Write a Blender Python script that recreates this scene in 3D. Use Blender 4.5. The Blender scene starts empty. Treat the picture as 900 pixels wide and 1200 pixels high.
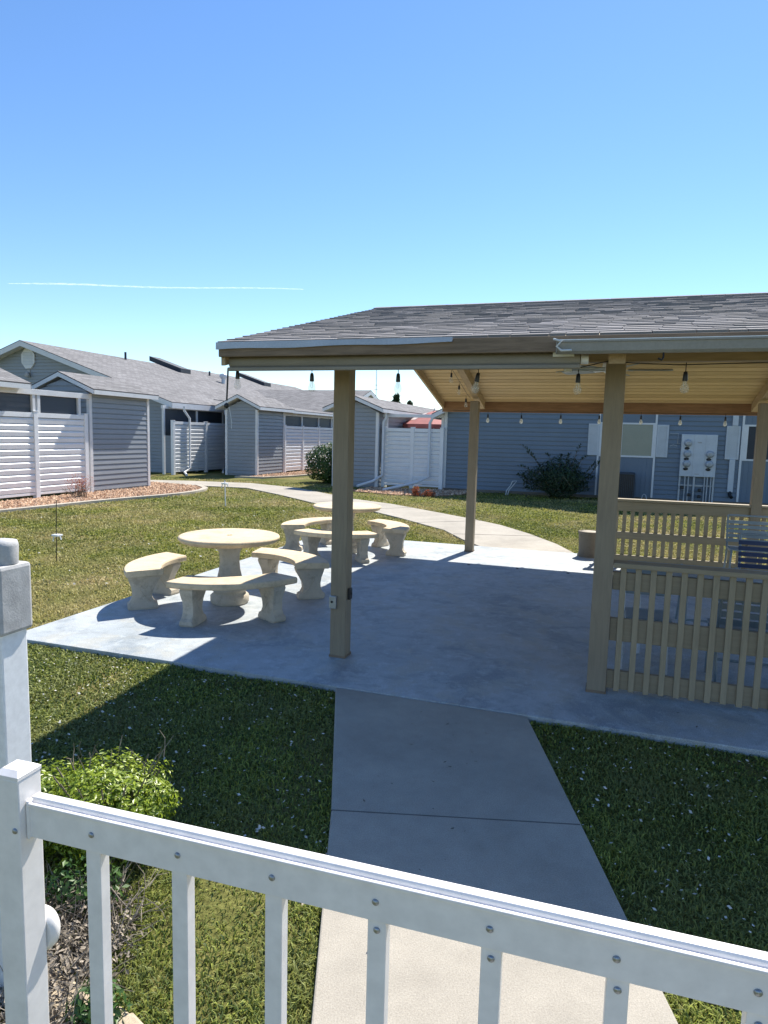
import bpy, math, random
import numpy as np
from mathutils import Matrix, Vector
random.seed(7); rng=np.random.default_rng(7)
PI=math.pi
scene=bpy.context.scene
col=scene.collection

# ------------------------------------------------------------------ frames
TH=-0.3179                                   # the courtyard grid is turned by this angle
A0=(-0.3406,5.4405)
cu,su=math.cos(TH),math.sin(TH)
def W(s,t,z=0.0): return Vector((A0[0]+cu*s-su*t, A0[1]+su*s+cu*t, z))
GZ=-0.044                                    # lawn level (the slab top is z=0)

# ------------------------------------------------------------------ materials
def newmat(name):
    m=bpy.data.materials.new(name); m.use_nodes=True
    nt=m.node_tree; b=nt.nodes['Principled BSDF']
    return m,nt,b
def N(nt,typ,**kw):
    n=nt.nodes.new(typ)
    for k,v in kw.items():
        if k.startswith('i_'): n.inputs[k[2:]].default_value=v
        else: setattr(n,k,v)
    return n
def coords(nt,kind='Object',scale=(1,1,1),rot=(0,0,0)):
    tc=N(nt,'ShaderNodeTexCoord'); mp=N(nt,'ShaderNodeMapping')
    mp.inputs['Scale'].default_value=scale; mp.inputs['Rotation'].default_value=rot
    nt.links.new(tc.outputs[kind],mp.inputs['Vector']); return mp.outputs['Vector']
def noise(nt,vec,scale,detail=4,rough=.55,dist=0):
    n=N(nt,'ShaderNodeTexNoise'); n.inputs['Scale'].default_value=scale; n.inputs['Detail'].default_value=detail
    n.inputs['Roughness'].default_value=rough; n.inputs['Distortion'].default_value=dist
    nt.links.new(vec,n.inputs['Vector']); return n.outputs['Fac']
def ramp(nt,fac,stops):
    r=N(nt,'ShaderNodeValToRGB'); cr=r.color_ramp
    while len(cr.elements)<len(stops): cr.elements.new(.5)
    for e,(p,c) in zip(cr.elements,stops):
        e.position=p; e.color=(c[0],c[1],c[2],1) if hasattr(c,'__len__') else (c,c,c,1)
    nt.links.new(fac,r.inputs['Fac']); return r.outputs['Color']
def mix(nt,a,b,fac,typ='MIX'):
    m=N(nt,'ShaderNodeMixRGB',blend_type=typ)
    for i,v in ((1,a),(2,b)):
        if hasattr(v,'default_value') or hasattr(v,'is_linked'): nt.links.new(v,m.inputs[i])
        else: m.inputs[i].default_value=(v[0],v[1],v[2],1)
    if hasattr(fac,'is_linked'): nt.links.new(fac,m.inputs[0])
    else: m.inputs[0].default_value=fac
    return m.outputs[0]
def bump(nt,b,h,strength=.3,dist=.01):
    n=N(nt,'ShaderNodeBump'); n.inputs['Strength'].default_value=strength; n.inputs['Distance'].default_value=dist
    nt.links.new(h,n.inputs['Height']); nt.links.new(n.outputs['Normal'],b.inputs['Normal'])
def setc(nt,b,c):
    if hasattr(c,'is_linked'): nt.links.new(c,b.inputs['Base Color'])
    else: b.inputs['Base Color'].default_value=(c[0],c[1],c[2],1)
def simple(name,c,rough=.6,var=.12,scale=9,fine=80,metal=0,bs=.15,bd=.002,spec=.5,stretch=(1,1,1)):
    m,nt,b=newmat(name); v=coords(nt,'Object',stretch)
    n1=noise(nt,v,scale,5); n2=noise(nt,v,fine,3)
    lo=tuple(x*(1-var) for x in c); hi=tuple(min(1,x*(1+var)) for x in c)
    col1=ramp(nt,n1,[(.3,lo),(.7,hi)])
    col2=mix(nt,col1,ramp(nt,n2,[(.3,.75),(.7,1.0)]),.5,'MULTIPLY')
    setc(nt,b,col2); b.inputs['Roughness'].default_value=rough; b.inputs['Metallic'].default_value=metal
    b.inputs['Specular IOR Level'].default_value=spec
    bump(nt,b,n2,bs,bd); return m
def tinted(name,c0,c1,rough=.8,spec=.3,trans=0,scale=3.0,c2=None,bs=0,fine=60):
    """colour from a per-face 'tint' attribute, between c0 and c1, with a slow drift towards c2"""
    m,nt,b=newmat(name); at=N(nt,'ShaderNodeAttribute',attribute_name='tint')
    c=ramp(nt,at.outputs['Fac'],[(0,c0),(1,c1)])
    v=coords(nt,'Object')
    if c2 is not None:
        n=noise(nt,v,scale,4,.6); c=mix(nt,c,c2,ramp(nt,n,[(.42,0),(.66,.85)]))
    if bs: bump(nt,b,noise(nt,v,fine,3),bs,.003)
    setc(nt,b,c); b.inputs['Roughness'].default_value=rough; b.inputs['Specular IOR Level'].default_value=spec
    if trans:
        t=N(nt,'ShaderNodeBsdfTranslucent'); nt.links.new(c if hasattr(c,'is_linked') else b.inputs[0],t.inputs['Color'])
        mx=N(nt,'ShaderNodeMixShader'); mx.inputs[0].default_value=trans
        out=[n for n in nt.nodes if n.type=='OUTPUT_MATERIAL'][0]
        nt.links.new(b.outputs[0],mx.inputs[1]); nt.links.new(t.outputs[0],mx.inputs[2]); nt.links.new(mx.outputs[0],out.inputs['Surface'])
    return m
M={}
# painted courtyard slab
def mat_slab():
    m,nt,b=newmat('slab_paint'); v=coords(nt,'Object')
    big=noise(nt,v,.8,6,.6,.4); mid=noise(nt,v,5,6,.65); fi=noise(nt,v,140,3)
    c=ramp(nt,big,[(.3,(.33,.37,.395)),(.52,(.42,.455,.47)),(.7,(.48,.51,.515))])
    c=mix(nt,c,ramp(nt,mid,[(.32,.62),(.5,.95),(.7,1.05)]),.6,'MULTIPLY')
    c=mix(nt,c,(.42,.42,.38),ramp(nt,noise(nt,v,2.3,8,.7,.25),[(.50,0),(.58,.7)]))
    c=mix(nt,c,(.20,.24,.27),ramp(nt,noise(nt,v,1.3,10,.75,.5),[(.50,0),(.61,.6)]))
    c=mix(nt,c,(.50,.55,.58),ramp(nt,noise(nt,v,7,10,.8,.3),[(.53,0),(.60,.6)]))
    sp=N(nt,'ShaderNodeTexVoronoi'); sp.inputs['Scale'].default_value=38; nt.links.new(v,sp.inputs['Vector'])
    c=mix(nt,c,(.24,.27,.28),ramp(nt,sp.outputs['Distance'],[(.04,.7),(.09,0)]))
    c=mix(nt,c,ramp(nt,fi,[(.38,.62),(.62,1.12)]),.75,'MULTIPLY')
    setc(nt,b,c); b.inputs['Roughness'].default_value=.62; b.inputs['Specular IOR Level'].default_value=.35
    bump(nt,b,mix(nt,mid,fi,.6),.6,.005); return m
M['slab']=mat_slab()
def mat_conc(name,c,dark=.7,stain=.6):
    m,nt,b=newmat(name); v=coords(nt,'Object')
    big=noise(nt,v,1.1,6,.6,.3); fi=noise(nt,v,170,3,.7); mid=noise(nt,v,9,5,.6)
    k=ramp(nt,big,[(.3,tuple(x*.82 for x in c)),(.65,tuple(min(1,x*1.08) for x in c))])
    k=mix(nt,k,ramp(nt,mid,[(.3,.85),(.7,1.04)]),.6,'MULTIPLY')
    k=mix(nt,k,ramp(nt,fi,[(.3,dark),(.7,1.1)]),.75,'MULTIPLY')
    k=mix(nt,k,tuple(x*.55 for x in c),ramp(nt,noise(nt,v,5.5,9,.75,.25),[(.50,0),(.62,stain)]))
    pv=N(nt,'ShaderNodeTexVoronoi'); pv.inputs['Scale'].default_value=60; nt.links.new(v,pv.inputs['Vector'])
    k=mix(nt,k,tuple(x*.45 for x in c),ramp(nt,pv.outputs['Distance'],[(.06,.55),(.13,0)]))
    setc(nt,b,k); b.inputs['Roughness'].default_value=.85; b.inputs['Specular IOR Level'].default_value=.3
    bump(nt,b,fi,.5,.003); return m
M['path']=mat_conc('path_concrete',(.42,.385,.325),.6,.16)
M['joint']=simple('joint_dark',(.12,.11,.10),.9)  # dark colour of the path joints themselves
M['curb']=mat_conc('curb_concrete',(.50,.45,.37))
M['cast']=mat_conc('cast_stone',(.70,.56,.38),.85)
M['castgrey']=mat_conc('cast_stone_base',(.56,.49,.39),.8)
M['planter']=mat_conc('planter_stone',(.20,.175,.14))
# soil under the grass
def mat_soil():
    m,nt,b=newmat('lawn_soil'); v=coords(nt,'Object')
    n1=noise(nt,v,.55,5,.6,.5); n2=noise(nt,v,6,6,.7); n3=noise(nt,v,45,4,.7)
    c=ramp(nt,n1,[(.34,(.085,.10,.024)),(.5,(.15,.15,.045)),(.64,(.23,.19,.085))])
    c=mix(nt,c,ramp(nt,n2,[(.3,.55),(.7,1.25)]),.8,'MULTIPLY')
    c=mix(nt,c,ramp(nt,n3,[(.35,.4),(.65,1.4)]),.8,'MULTIPLY')
    setc(nt,b,c); b.inputs['Roughness'].default_value=.95; b.inputs['Specular IOR Level'].default_value=.1
    bump(nt,b,n3,.8,.02); return m
M['soil']=mat_soil()
M['grass']=tinted('grass_blades',(.075,.115,.016),(.46,.455,.095),.6,.25,.3,.45,(.50,.40,.20))
M['grassdeep']=tinted('grass_blades_green',(.022,.062,.012),(.42,.46,.085),.55,.3,.3,.9,(.20,.21,.07))
M['petal']=tinted('petals',(.42,.40,.34),(.75,.74,.70),.8,.2,.2)
M['leaf']=tinted('shrub_leaf',(.035,.095,.010),(.37,.46,.035),.38,.5,.3)
M['leafdark']=tinted('bush_leaf',(.012,.030,.012),(.040,.075,.025),.5,.4,.15)
M['leafmid']=tinted('hedge_leaf',(.018,.055,.012),(.075,.15,.03),.45,.4,.2)
M['pine']=tinted('pine_needles',(.015,.035,.015),(.05,.08,.03),.7,.2,.1)
M['dry']=tinted('dry_twigs',(.10,.085,.065),(.36,.31,.25),.9,.1)
M['dryred']=tinted('red_dry_leaf',(.30,.07,.03),(.55,.20,.09),.8,.2,.2)
M['gravel']=tinted('river_gravel',(.26,.14,.08),(.70,.50,.34),.85,.2,0,2.0,None)
M['edging']=mat_conc('edging_paver',(.52,.43,.31))
def mat_wood(name,c,rough=.65,grain=.25,along='x'):
    st={'x':(1.2,14,14),'y':(14,1.2,14),'z':(14,14,1.2)}[along]
    m,nt,b=newmat(name); v=coords(nt,'Object',st); v0=coords(nt,'Object')
    g=noise(nt,v,3.2,6,.65,.6); w=noise(nt,v0,2.2,4)
    k=ramp(nt,g,[(.3,tuple(x*(1-grain) for x in c)),(.7,tuple(x*(1+grain*.6) for x in c))])
    k=mix(nt,k,ramp(nt,w,[(.3,.84),(.7,1.05)]),.7,'MULTIPLY')
    kn=N(nt,'ShaderNodeTexVoronoi'); kn.inputs['Scale'].default_value=1.7; nt.links.new(v0,kn.inputs['Vector'])
    k=mix(nt,k,tuple(x*.45 for x in c),ramp(nt,kn.outputs['Distance'],[(.03,.7),(.07,0)]))
    setc(nt,b,k); b.inputs['Roughness'].default_value=rough; b.inputs['Specular IOR Level'].default_value=.3
    bump(nt,b,g,.3,.003); return m
M['post']=mat_wood('post_paint',(.285,.23,.16),.6,.14,'z')
M['rail_tan']=mat_wood('railing_paint',(.32,.26,.17),.6,.14,'x')
M['slat_tan']=mat_wood('slat_paint',(.34,.275,.18),.6,.16,'z')
M['beam']=mat_wood('beam_wood',(.36,.27,.17),.65,.2,'x')
M['beam_y']=mat_wood('rafter_wood',(.42,.31,.19),.65,.2,'y')
M['fascia']=mat_wood('fascia_wood',(.22,.16,.11),.75,.35,'x')
M['fascia_b']=mat_wood('rear_fascia_wood',(.30,.17,.09),.65,.3,'x')
def mat_ceiling():
    m,nt,b=newmat('ceiling_boards'); v0=coords(nt,'Object'); v=coords(nt,'Object',(1.2,12,12))
    at=N(nt,'ShaderNodeAttribute',attribute_name='tint')
    g=noise(nt,v,3,6,.6,.5)
    k=ramp(nt,at.outputs['Fac'],[(0,(.40,.28,.13)),(1,(.60,.435,.22))])
    k=mix(nt,k,ramp(nt,g,[(.3,.78),(.7,1.08)]),.7,'MULTIPLY')
    setc(nt,b,k); b.inputs['Roughness'].default_value=.55; bump(nt,b,g,.2,.002); return m
M['ceiling']=mat_ceiling()
M['shingle']=tinted('roof_shingle',(.165,.16,.162),(.355,.34,.345),.92,.15,0,1.3,(.26,.245,.235),.9,190)
def mat_roof(name,c):
    m,nt,b=newmat(name); uv=coords(nt,'UV')
    br=N(nt,'ShaderNodeTexBrick'); nt.links.new(uv,br.inputs['Vector'])
    br.inputs['Scale'].default_value=1; br.inputs['Brick Width'].default_value=.32; br.inputs['Row Height'].default_value=.145
    br.inputs['Mortar Size'].default_value=.012; br.inputs['Mortar Smooth'].default_value=.3; br.inputs['Bias'].default_value=.0
    br.inputs['Color1'].default_value=(*[x*.8 for x in c],1); br.inputs['Color2'].default_value=(*[x*1.2 for x in c],1)
    br.inputs['Mortar'].default_value=(*[x*.55 for x in c],1)
    v=coords(nt,'Object'); n=noise(nt,v,.7,5); f=noise(nt,v,60,3,.7)
    k=mix(nt,br.outputs['Color'],ramp(nt,n,[(.3,.85),(.7,1.1)]),.7,'MULTIPLY')
    k=mix(nt,k,ramp(nt,f,[(.3,.75),(.7,1.15)]),.7,'MULTIPLY')
    setc(nt,b,k); b.inputs['Roughness'].default_value=.95; b.inputs['Specular IOR Level'].default_value=.15
    bump(nt,b,mix(nt,br.outputs['Color'],f,.4),.5,.02); return m
M['roof']=mat_roof('building_shingle',(.215,.21,.212))
M['siding']=simple('vinyl_siding',(.28,.31,.345),.5,.06,1.3,50,0,.06,.002)
M['siding4']=simple('blue_vinyl_siding',(.15,.20,.26),.5,.07,1.3,50,0,.06,.002)
M['trim']=simple('white_trim',(.72,.73,.74),.45,.06,3,60,0,.05,.002)
M['vinyl']=simple('white_vinyl',(.80,.82,.84),.35,.04,3,50,0,.04,.001)
M['alu']=simple('white_aluminium',(.84,.81,.785),.33,.015,6,25,0,.01,.0003)
M['oldcap']=simple('weathered_cap',(.42,.42,.42),.7,.16,22,180,0,.4,.002)
M['dark']=simple('dark_interior',(.028,.034,.045),.6,.2,2,30)
M['black']=simple('black_plastic',(.018,.018,.020),.4,.1,5,60)
M['metal']=simple('galvanised',(.42,.44,.46),.4,.15,8,80,.7)
M['conduit']=simple('conduit_grey',(.46,.49,.52),.45,.1,8,80,.2)
M['meter']=simple('meter_cabinet_grey',(.55,.59,.63),.45,.07,4,60)
M['shade_fab']=simple('rolled_shade_fabric',(.27,.245,.205),.75,.12,6,120,0,.3,.002,stretch=(.4,3,3))
M['gutter']=simple('gutter_grey',(.27,.26,.235),.4,.1,3,70)
M['flash']=simple('flashing',(.40,.42,.46),.35,.1,3,60,.3)
M['umb']=simple('red_canvas',(.40,.13,.115),.8,.12,4,60)
M['umb2']=simple('pale_canvas',(.62,.50,.46),.8,.08,4,60)
M['chair_blue']=simple('navy_slat',(.014,.036,.115),.4,.1,5,60)
M['chair_grey']=simple('bluegrey_slat',(.24,.29,.32),.4,.1,5,60)
M['tube']=simple('white_tube',(.62,.64,.66),.35,.05,5,60)
M['acunit']=simple('air_conditioner_grey',(.030,.040,.055),.5,.1,5,60)
M['winpane']=simple('window_blind',(.29,.31,.25),.25,.05,2,40)
M['winpane2']=simple('window_pale_blind',(.46,.49,.46),.25,.05,2,40)
def mat_glass(name,c,alpha,rough=.08):
    m,nt,b=newmat(name); v=coords(nt,'Object')
    setc(nt,b,ramp(nt,noise(nt,v,3,2),[(.3,tuple(x*.9 for x in c)),(.7,c)])); b.inputs['Alpha'].default_value=alpha
    b.inputs['Roughness'].default_value=rough; b.inputs['Specular IOR Level'].default_value=.9; return m
M['bulb']=mat_glass('bulb_glass',(.85,.83,.76),.22)
M['bulbw']=mat_glass('bulb_glass_white',(.80,.82,.80),.8,.2)
M['bolt']=simple('bolt_steel',(.35,.37,.40),.35,.1,30,80,.8)
M['screen']=mat_glass('patio_screen',(.035,.045,.06),.80,.5)
M['contrail']=None
m,nt,b=newmat('contrail'); v=coords(nt,'Object',(.012,.2,.2))
n=noise(nt,v,1.2,6,.65,.3); b.inputs['Base Color'].default_value=(.95,.96,.98,1); b.inputs['Roughness'].default_value=1
r=ramp(nt,n,[(.38,.0),(.78,.32)]); tl=N(nt,'ShaderNodeBsdfTranslucent'); tl.inputs['Color'].default_value=(.98,.98,1,1); tr_=N(nt,'ShaderNodeBsdfTransparent'); mx=N(nt,'ShaderNodeMixShader')
out=[q for q in nt.nodes if q.type=='OUTPUT_MATERIAL'][0]
nt.links.new(r,mx.inputs[0]); nt.links.new(tr_.outputs[0],mx.inputs[1]); nt.links.new(tl.outputs[0],mx.inputs[2]); nt.links.new(mx.outputs[0],out.inputs['Surface']); M['contrail']=m

# ------------------------------------------------------------------ mesh builder
class MB:
    def __init__(s): s.v=[]; s.f=[]; s.t=[]; s.uv=[]; s.sm=[]
    def add(s,vs,fs,tint=.5,uv=None,smooth=False):
        o=len(s.v); s.v+= [tuple(p) for p in vs]
        for i,f in enumerate(fs):
            s.f.append(tuple(o+k for k in f)); s.t.append(tint if not hasattr(tint,'__len__') else tint[i]); s.sm.append(smooth)
            s.uv.append(uv[i] if uv else None)
        return s
    def box(s,x0,x1,y0,y1,z0,z1,tint=.5,m=None):
        vs=[(x,y,z) for z in(z0,z1) for y in(y0,y1) for x in(x0,x1)]
        if m is not None: vs=[tuple(m@Vector(p)) for p in vs]
        return s.add(vs,[(0,2,3,1),(4,5,7,6),(0,1,5,4),(2,6,7,3),(0,4,6,2),(1,3,7,5)],tint)
    def prism(s,outline,z0,z1,tint=.5,m=None):
        """outline = list of (x,y), counter-clockwise"""
        n=len(outline); vs=[(x,y,z0) for x,y in outline]+[(x,y,z1) for x,y in outline]
        if m is not None: vs=[tuple(m@Vector(p)) for p in vs]
        fs=[tuple(range(n-1,-1,-1)),tuple(range(n,2*n))]+[(i,(i+1)%n,n+(i+1)%n,n+i) for i in range(n)]
        return s.add(vs,fs,tint)
    def tube(s,pts,r,n=10,tint=.5,cap=True,smooth=True):
        pts=[Vector(p) for p in pts]; rs=r if hasattr(r,'__len__') else [r]*len(pts)
        rings=[]; prev=None
        for i,p in enumerate(pts):
            d=(pts[min(i+1,len(pts)-1)]-pts[max(i-1,0)]).normalized()
            up=Vector((0,0,1)) if abs(d.z)<.9 else Vector((1,0,0))
            if prev is None: a=d.cross(up).normalized()
            else: a=(prev-d*prev.dot(d)).normalized()
            prev=a; b=d.cross(a)
            rings.append([p+(a*math.cos(2*PI*k/n)+b*math.sin(2*PI*k/n))*rs[i] for k in range(n)])
        vs=[q for R in rings for q in R]; fs=[]
        for i in range(len(pts)-1):
            for k in range(n): fs.append((i*n+k,i*n+(k+1)%n,(i+1)*n+(k+1)%n,(i+1)*n+k))
        s.add(vs,fs,tint,None,smooth)
        if cap: s.add(rings[0],[tuple(range(n-1,-1,-1))],tint); s.add(rings[-1],[tuple(range(n))],tint)
        return s
    def lathe(s,prof,cx=0,cy=0,n=32,tint=.5,smooth=True,m=None,mod=None):
        vs=[];fs=[]
        for r,z in prof:
            for k in range(n):
                a=2*PI*k/n; rr=r*(mod(a,z) if mod else 1); p=(cx+rr*math.cos(a),cy+rr*math.sin(a),z)
                vs.append(tuple(m@Vector(p)) if m is not None else p)
        L=len(prof)
        for i in range(L-1):
            for k in range(n): fs.append((i*n+k,i*n+(k+1)%n,(i+1)*n+(k+1)%n,(i+1)*n+k))
        s.add(vs,fs,tint,None,smooth)
        s.add(vs[:n],[tuple(range(n-1,-1,-1))],tint); s.add(vs[-n:],[tuple(range(n))],tint)
        return s
    def quad(s,a,b,c,d,tint=.5,uv=None): return s.add([a,b,c,d],[(0,1,2,3)],tint,[uv] if uv else None)
    def build(s,name,mat,parent=None,org=(0,0,0),bevel=0):
        me=bpy.data.meshes.new(name)
        me.from_pydata([(p[0]-org[0],p[1]-org[1],p[2]-org[2]) for p in s.v],[],s.f)
        me.polygons.foreach_set('use_smooth',s.sm)
        at=me.attributes.new('tint','FLOAT','FACE'); at.data.foreach_set('value',[float(x) for x in s.t])
        if any(u for u in s.uv):
            ul=me.uv_layers.new(name='UVMap'); arr=[]
            for f,u in zip(s.f,s.uv):
                for k in range(len(f)): arr+= list(u[k]) if u else [0,0]
            ul.data.foreach_set('uv',arr)
        me.materials.append(mat); me.update()
        o=bpy.data.objects.new(name,me); col.objects.link(o)
        if parent is not None: o.parent=parent
        if bevel:
            bm=o.modifiers.new('Bevel','BEVEL'); bm.width=bevel; bm.segments=2; bm.limit_method='ANGLE'; bm.angle_limit=.6
        return o
def tag(o,label=None,cat=None,group=None,kind=None):
    if label: o['label']=label
    if cat: o['category']=cat
    if group: o['group']=group
    if kind: o['kind']=kind
    return o
def root(name,label,cat,s,t,z=0,rot=0,group=None,loc=None,rz=None):
    o=bpy.data.objects.new(name,None); col.objects.link(o); o.empty_display_size=.1
    o.location=loc if loc is not None else W(s,t,z); o.rotation_euler=(0,0,(rz if rz is not None else TH+rot))
    return tag(o,label,cat,group)
def P(name,mb,mat,r,s=0,t=0,z=0,bevel=0,label=None):
    """a part whose mesh was written in courtyard (s,t,z) coordinates, under a root standing at s,t,z"""
    o=mb.build(name,mat,r,(s,t,z),bevel)
    if label: o['label']=label
    return o
def single(name,mb,mat,s,t,z,label,cat,group=None,kind=None,bevel=0):
    o=mb.build(name,mat,None,(s,t,z),bevel); o.location=W(s,t,z); o.rotation_euler=(0,0,TH)
    return tag(o,label,cat,group,kind)
def copytree(o,parent=None):
    c=o.copy(); col.objects.link(c); c.parent=parent
    for ch in o.children: copytree(ch,c)
    return c

# ------------------------------------------------------------------ building pieces (courtyard coordinates)
def siding(mb,Pt,Q,z0,z1,clip=None,step=.145,proud=.030):
    """horizontal laps on the wall from Pt to Q; the outside is on the right hand"""
    dx,dy=Q[0]-Pt[0],Q[1]-Pt[1]; L=math.hypot(dx,dy); dx/=L; dy/=L; nx,ny=dy,-dx
    z=z0
    while z<z1-.01:
        zt=min(z+step,z1)
        a0,a1=(0,L) if not clip else clip(z); b0,b1=(0,L) if not clip else clip(zt)
        if a1-a0>.02:
            def pt(x,o,zz): return (Pt[0]+dx*x+nx*o,Pt[1]+dy*x+ny*o,zz)
            if b1-b0<.02: b0=b1=(b0+b1)/2
            gz=z+.034
            mb.quad(pt(a0,proud,gz),pt(a1,proud,gz),pt(b1,proud*.6,zt),pt(b0,proud*.6,zt))
            mb.quad(pt(a0,-.0005,gz),pt(a1,-.0005,gz),pt(a1,proud,gz),pt(a0,proud,gz))
            mb.quad(pt(b0,proud*.6,zt),pt(b1,proud*.6,zt),pt(b1,-.0005,zt),pt(b0,-.0005,zt))
        z=zt
def wallslab(mb,Pt,Q,pts,th=.12):
    """solid wall behind the siding; pts = outline (x along wall, z)"""
    dx,dy=Q[0]-Pt[0],Q[1]-Pt[1]; L=math.hypot(dx,dy); dx/=L; dy/=L; nx,ny=dy,-dx
    n=len(pts)
    vs=[(Pt[0]+dx*x+nx*o,Pt[1]+dy*x+ny*o,z) for o in(-.001,-th) for x,z in pts]
    fs=[tuple(range(n)),tuple(range(2*n-1,n-1,-1))]+[(i,n+i,n+(i+1)%n,(i+1)%n) for i in range(n)]
    mb.add(vs,fs)
def batten(mb,Pt,Q,x0,x1,z0,z1,o=.012,step=.14):
    dx,dy=Q[0]-Pt[0],Q[1]-Pt[1]; L=math.hypot(dx,dy); dx/=L; dy/=L; nx,ny=dy,-dx
    def bx(a,b,o0,o1,c,d):
        vs=[(Pt[0]+dx*x+nx*oo,Pt[1]+dy*x+ny*oo,zz) for zz in(c,d) for oo in(o1,o0) for x in(a,b)]
        mb.add(vs,[(0,2,3,1),(4,5,7,6),(0,1,5,4),(2,6,7,3),(0,4,6,2),(1,3,7,5)])
    bx(x0,x1,-.02,.036,z0,z1)
    x=x0+step/2
    while x<x1-.02: bx(x,x+.03,.0365,.052,z0+.001,z1-.001); x+=step
def wbox(mb,Pt,Q,x0,x1,o0,o1,z0,z1,tint=.5):
    """box in wall coordinates: x along the wall, o outwards"""
    dx,dy=Q[0]-Pt[0],Q[1]-Pt[1]; L=math.hypot(dx,dy); dx/=L; dy/=L; nx,ny=dy,-dx
    vs=[(Pt[0]+dx*x+nx*oo,Pt[1]+dy*x+ny*oo,zz) for zz in(z0,z1) for oo in(o1,o0) for x in(x0,x1)]
    mb.add(vs,[(0,2,3,1),(4,5,7,6),(0,1,5,4),(2,6,7,3),(0,4,6,2),(1,3,7,5)],tint)
def gable_roof(r,org,axis,c,half,ze,slope,a0,a1,th=.13,mats=('roof','trim'),sides=(1,1)):
    """ridge along `axis` ('s' or 't') at cross position c, eaves at c+-half with top height ze"""
    zr=ze+slope*half
    def X(a,q,z): return (a,q,z) if axis=='s' else (q,a,z)
    rf=MB(); fa=MB()
    for sg,on in ((-1,sides[0]),(1,sides[1])):
        if not on: continue
        e=c+sg*half; L=math.hypot(half,zr-ze)
        A,B,C,D=X(a0,e,ze),X(a1,e,ze),X(a1,c,zr),X(a0,c,zr)
        uv=((a0,0),(a1,0),(a1,L),(a0,L))
        up=[A,B,C,D]; uvv=uv
        v1=Vector(B)-Vector(A); v2=Vector(D)-Vector(A)
        if v1.cross(v2).z<0: up=up[::-1]; uvv=uv[::-1]
        rf.add(up,[(0,1,2,3)],.5,[uvv])
        lo=[(p[0],p[1],p[2]-.03) for p in up]; 
        rf.add(up+lo,[(7,6,5,4)]+[(i,4+i,4+(i+1)%4,(i+1)%4) for i in range(4)])
        # eave board, rake boards, soffit
        b=.035
        def slab(p,q,o):  # board under edge p->q pushed outwards by o, depth th
            p=Vector(p);q=Vector(q);o=Vector(o)*b
            vs=[p,q,q+o,p+o]; vs=[v-Vector((0,0,.012)) for v in vs]+[v-Vector((0,0,th)) for v in vs]
            fa.add(vs,[(0,1,2,3),(7,6,5,4),(0,4,5,1),(1,5,6,2),(2,6,7,3),(3,7,4,0)])
        inn=X(0,-sg,0); slab(X(a0,e,ze-.02),X(a1,e,ze-.02),inn)
        slab(X(a0+.001,e,ze-.02),X(a0+.001,c,zr-.02),X(1,0,0)); slab(X(a1-.001,e,ze-.02),X(a1-.001,c,zr-.02),X(-1,0,0))
        k=sg*.036
        fa.add([X(a0+.036,e-k,ze-th+.02),X(a1-.036,e-k,ze-th+.02),X(a1-.036,c,zr-th+.02),X(a0+.036,c,zr-th+.02)],[(0,1,2,3)])
    o=P('roof',rf,M[mats[0]],r,*org); f=P('fascia',fa,M[mats[1]],r,*org)
    return zr

# ================================================================== SETTING
g=MB(); S=420
g.quad((-S,-S,GZ),(S,-S,GZ),(S,S,GZ),(-S,S,GZ))
o=g.build('ground',M['soil']); o.location=(0,0,0); tag(o,kind='structure')
# slab: s -2.9 .. 5.4 , t -.66 .. 6.18
SL=(-2.90,6.3,-.658,6.18)
sb=MB(); sb.box(SL[0],SL[1],SL[2],SL[3],-.16,0); o=sb.build('patio_slab',M['slab'],None,(0,0,0),.006); o.location=W(0,0); o.rotation_euler=(0,0,TH); tag(o,kind='structure')
def poly_slab(name,pts,z0,z1,mat,bevel=.008):
    mb=MB(); mb.prism(pts,z0,z1); o=mb.build(name,mat,None,(0,0,0),bevel); tag(o,kind='structure'); return o
def w2(s,t): p=W(s,t); return (p.x,p.y)
# front path, world outline, flaring towards the camera
fp=[w2(.235,-.664),w2(1.625,-.664),w2(2.02,-1.86),w2(2.36,-2.92),w2(3.1,-5.2),w2(2.2,-5.6),w2(1.25,-3.32),w2(.834,-2.168)]
fp=fp[::-1]
poly_slab('path',fp,-.12,-.006,M['path'])
jt=MB(); 
def strip(mb,p,q,w,z0,z1):
    p=Vector((*p,0));q=Vector((*q,0)); d=(q-p).normalized(); n=Vector((-d.y,d.x,0))*w/2
    mb.prism([(p-n).to_tuple()[:2],(q-n).to_tuple()[:2],(q+n).to_tuple()[:2],(p+n).to_tuple()[:2]],z0,z1)
strip(jt,w2(.834,-2.168),w2(2.012,-1.858),.007,-.02,-.0045)
o=jt.build('path_joint',M['joint']); tag(o,kind='structure')
# courtyard path behind the slab
up=[(-22,22.3),(-13.68,23.68),(-8.56,24.65),(-7.29,24.7),(-4.9,24.3),(-3.0,22.75),(-.88,19.28),(.23,18.09),(1.45,16.15),(2.06,15.13),(2.52,14.25),(2.87,13.05),(3.11,11.8),w2(1.66,6.186)]
lo=[(-22,20.6),(-13.5,21.9),(-6.72,22.75),(-4.6,22.2),(-3.2,20.1),(-1.86,17.81),(-.35,16.4),(.3,15.2),(1.21,13.28),(1.45,12.1),w2(.1,6.186)]
poly_slab('courtyard_path',lo+up[::-1],-.12,-.012,M['path'])
jm=MB()
for p,q in (((1.35,12.75),(2.98,12.7)),((.72,14.3),(2.2,14.9)),((-.5,16.6),(.7,17.3)),((-1.95,18.0),(-.85,19.2))): strip(jm,p,q,.02,-.03,-.009)
o=jm.build('courtyard_path_joints',M['joint']); tag(o,kind='structure')

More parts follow.
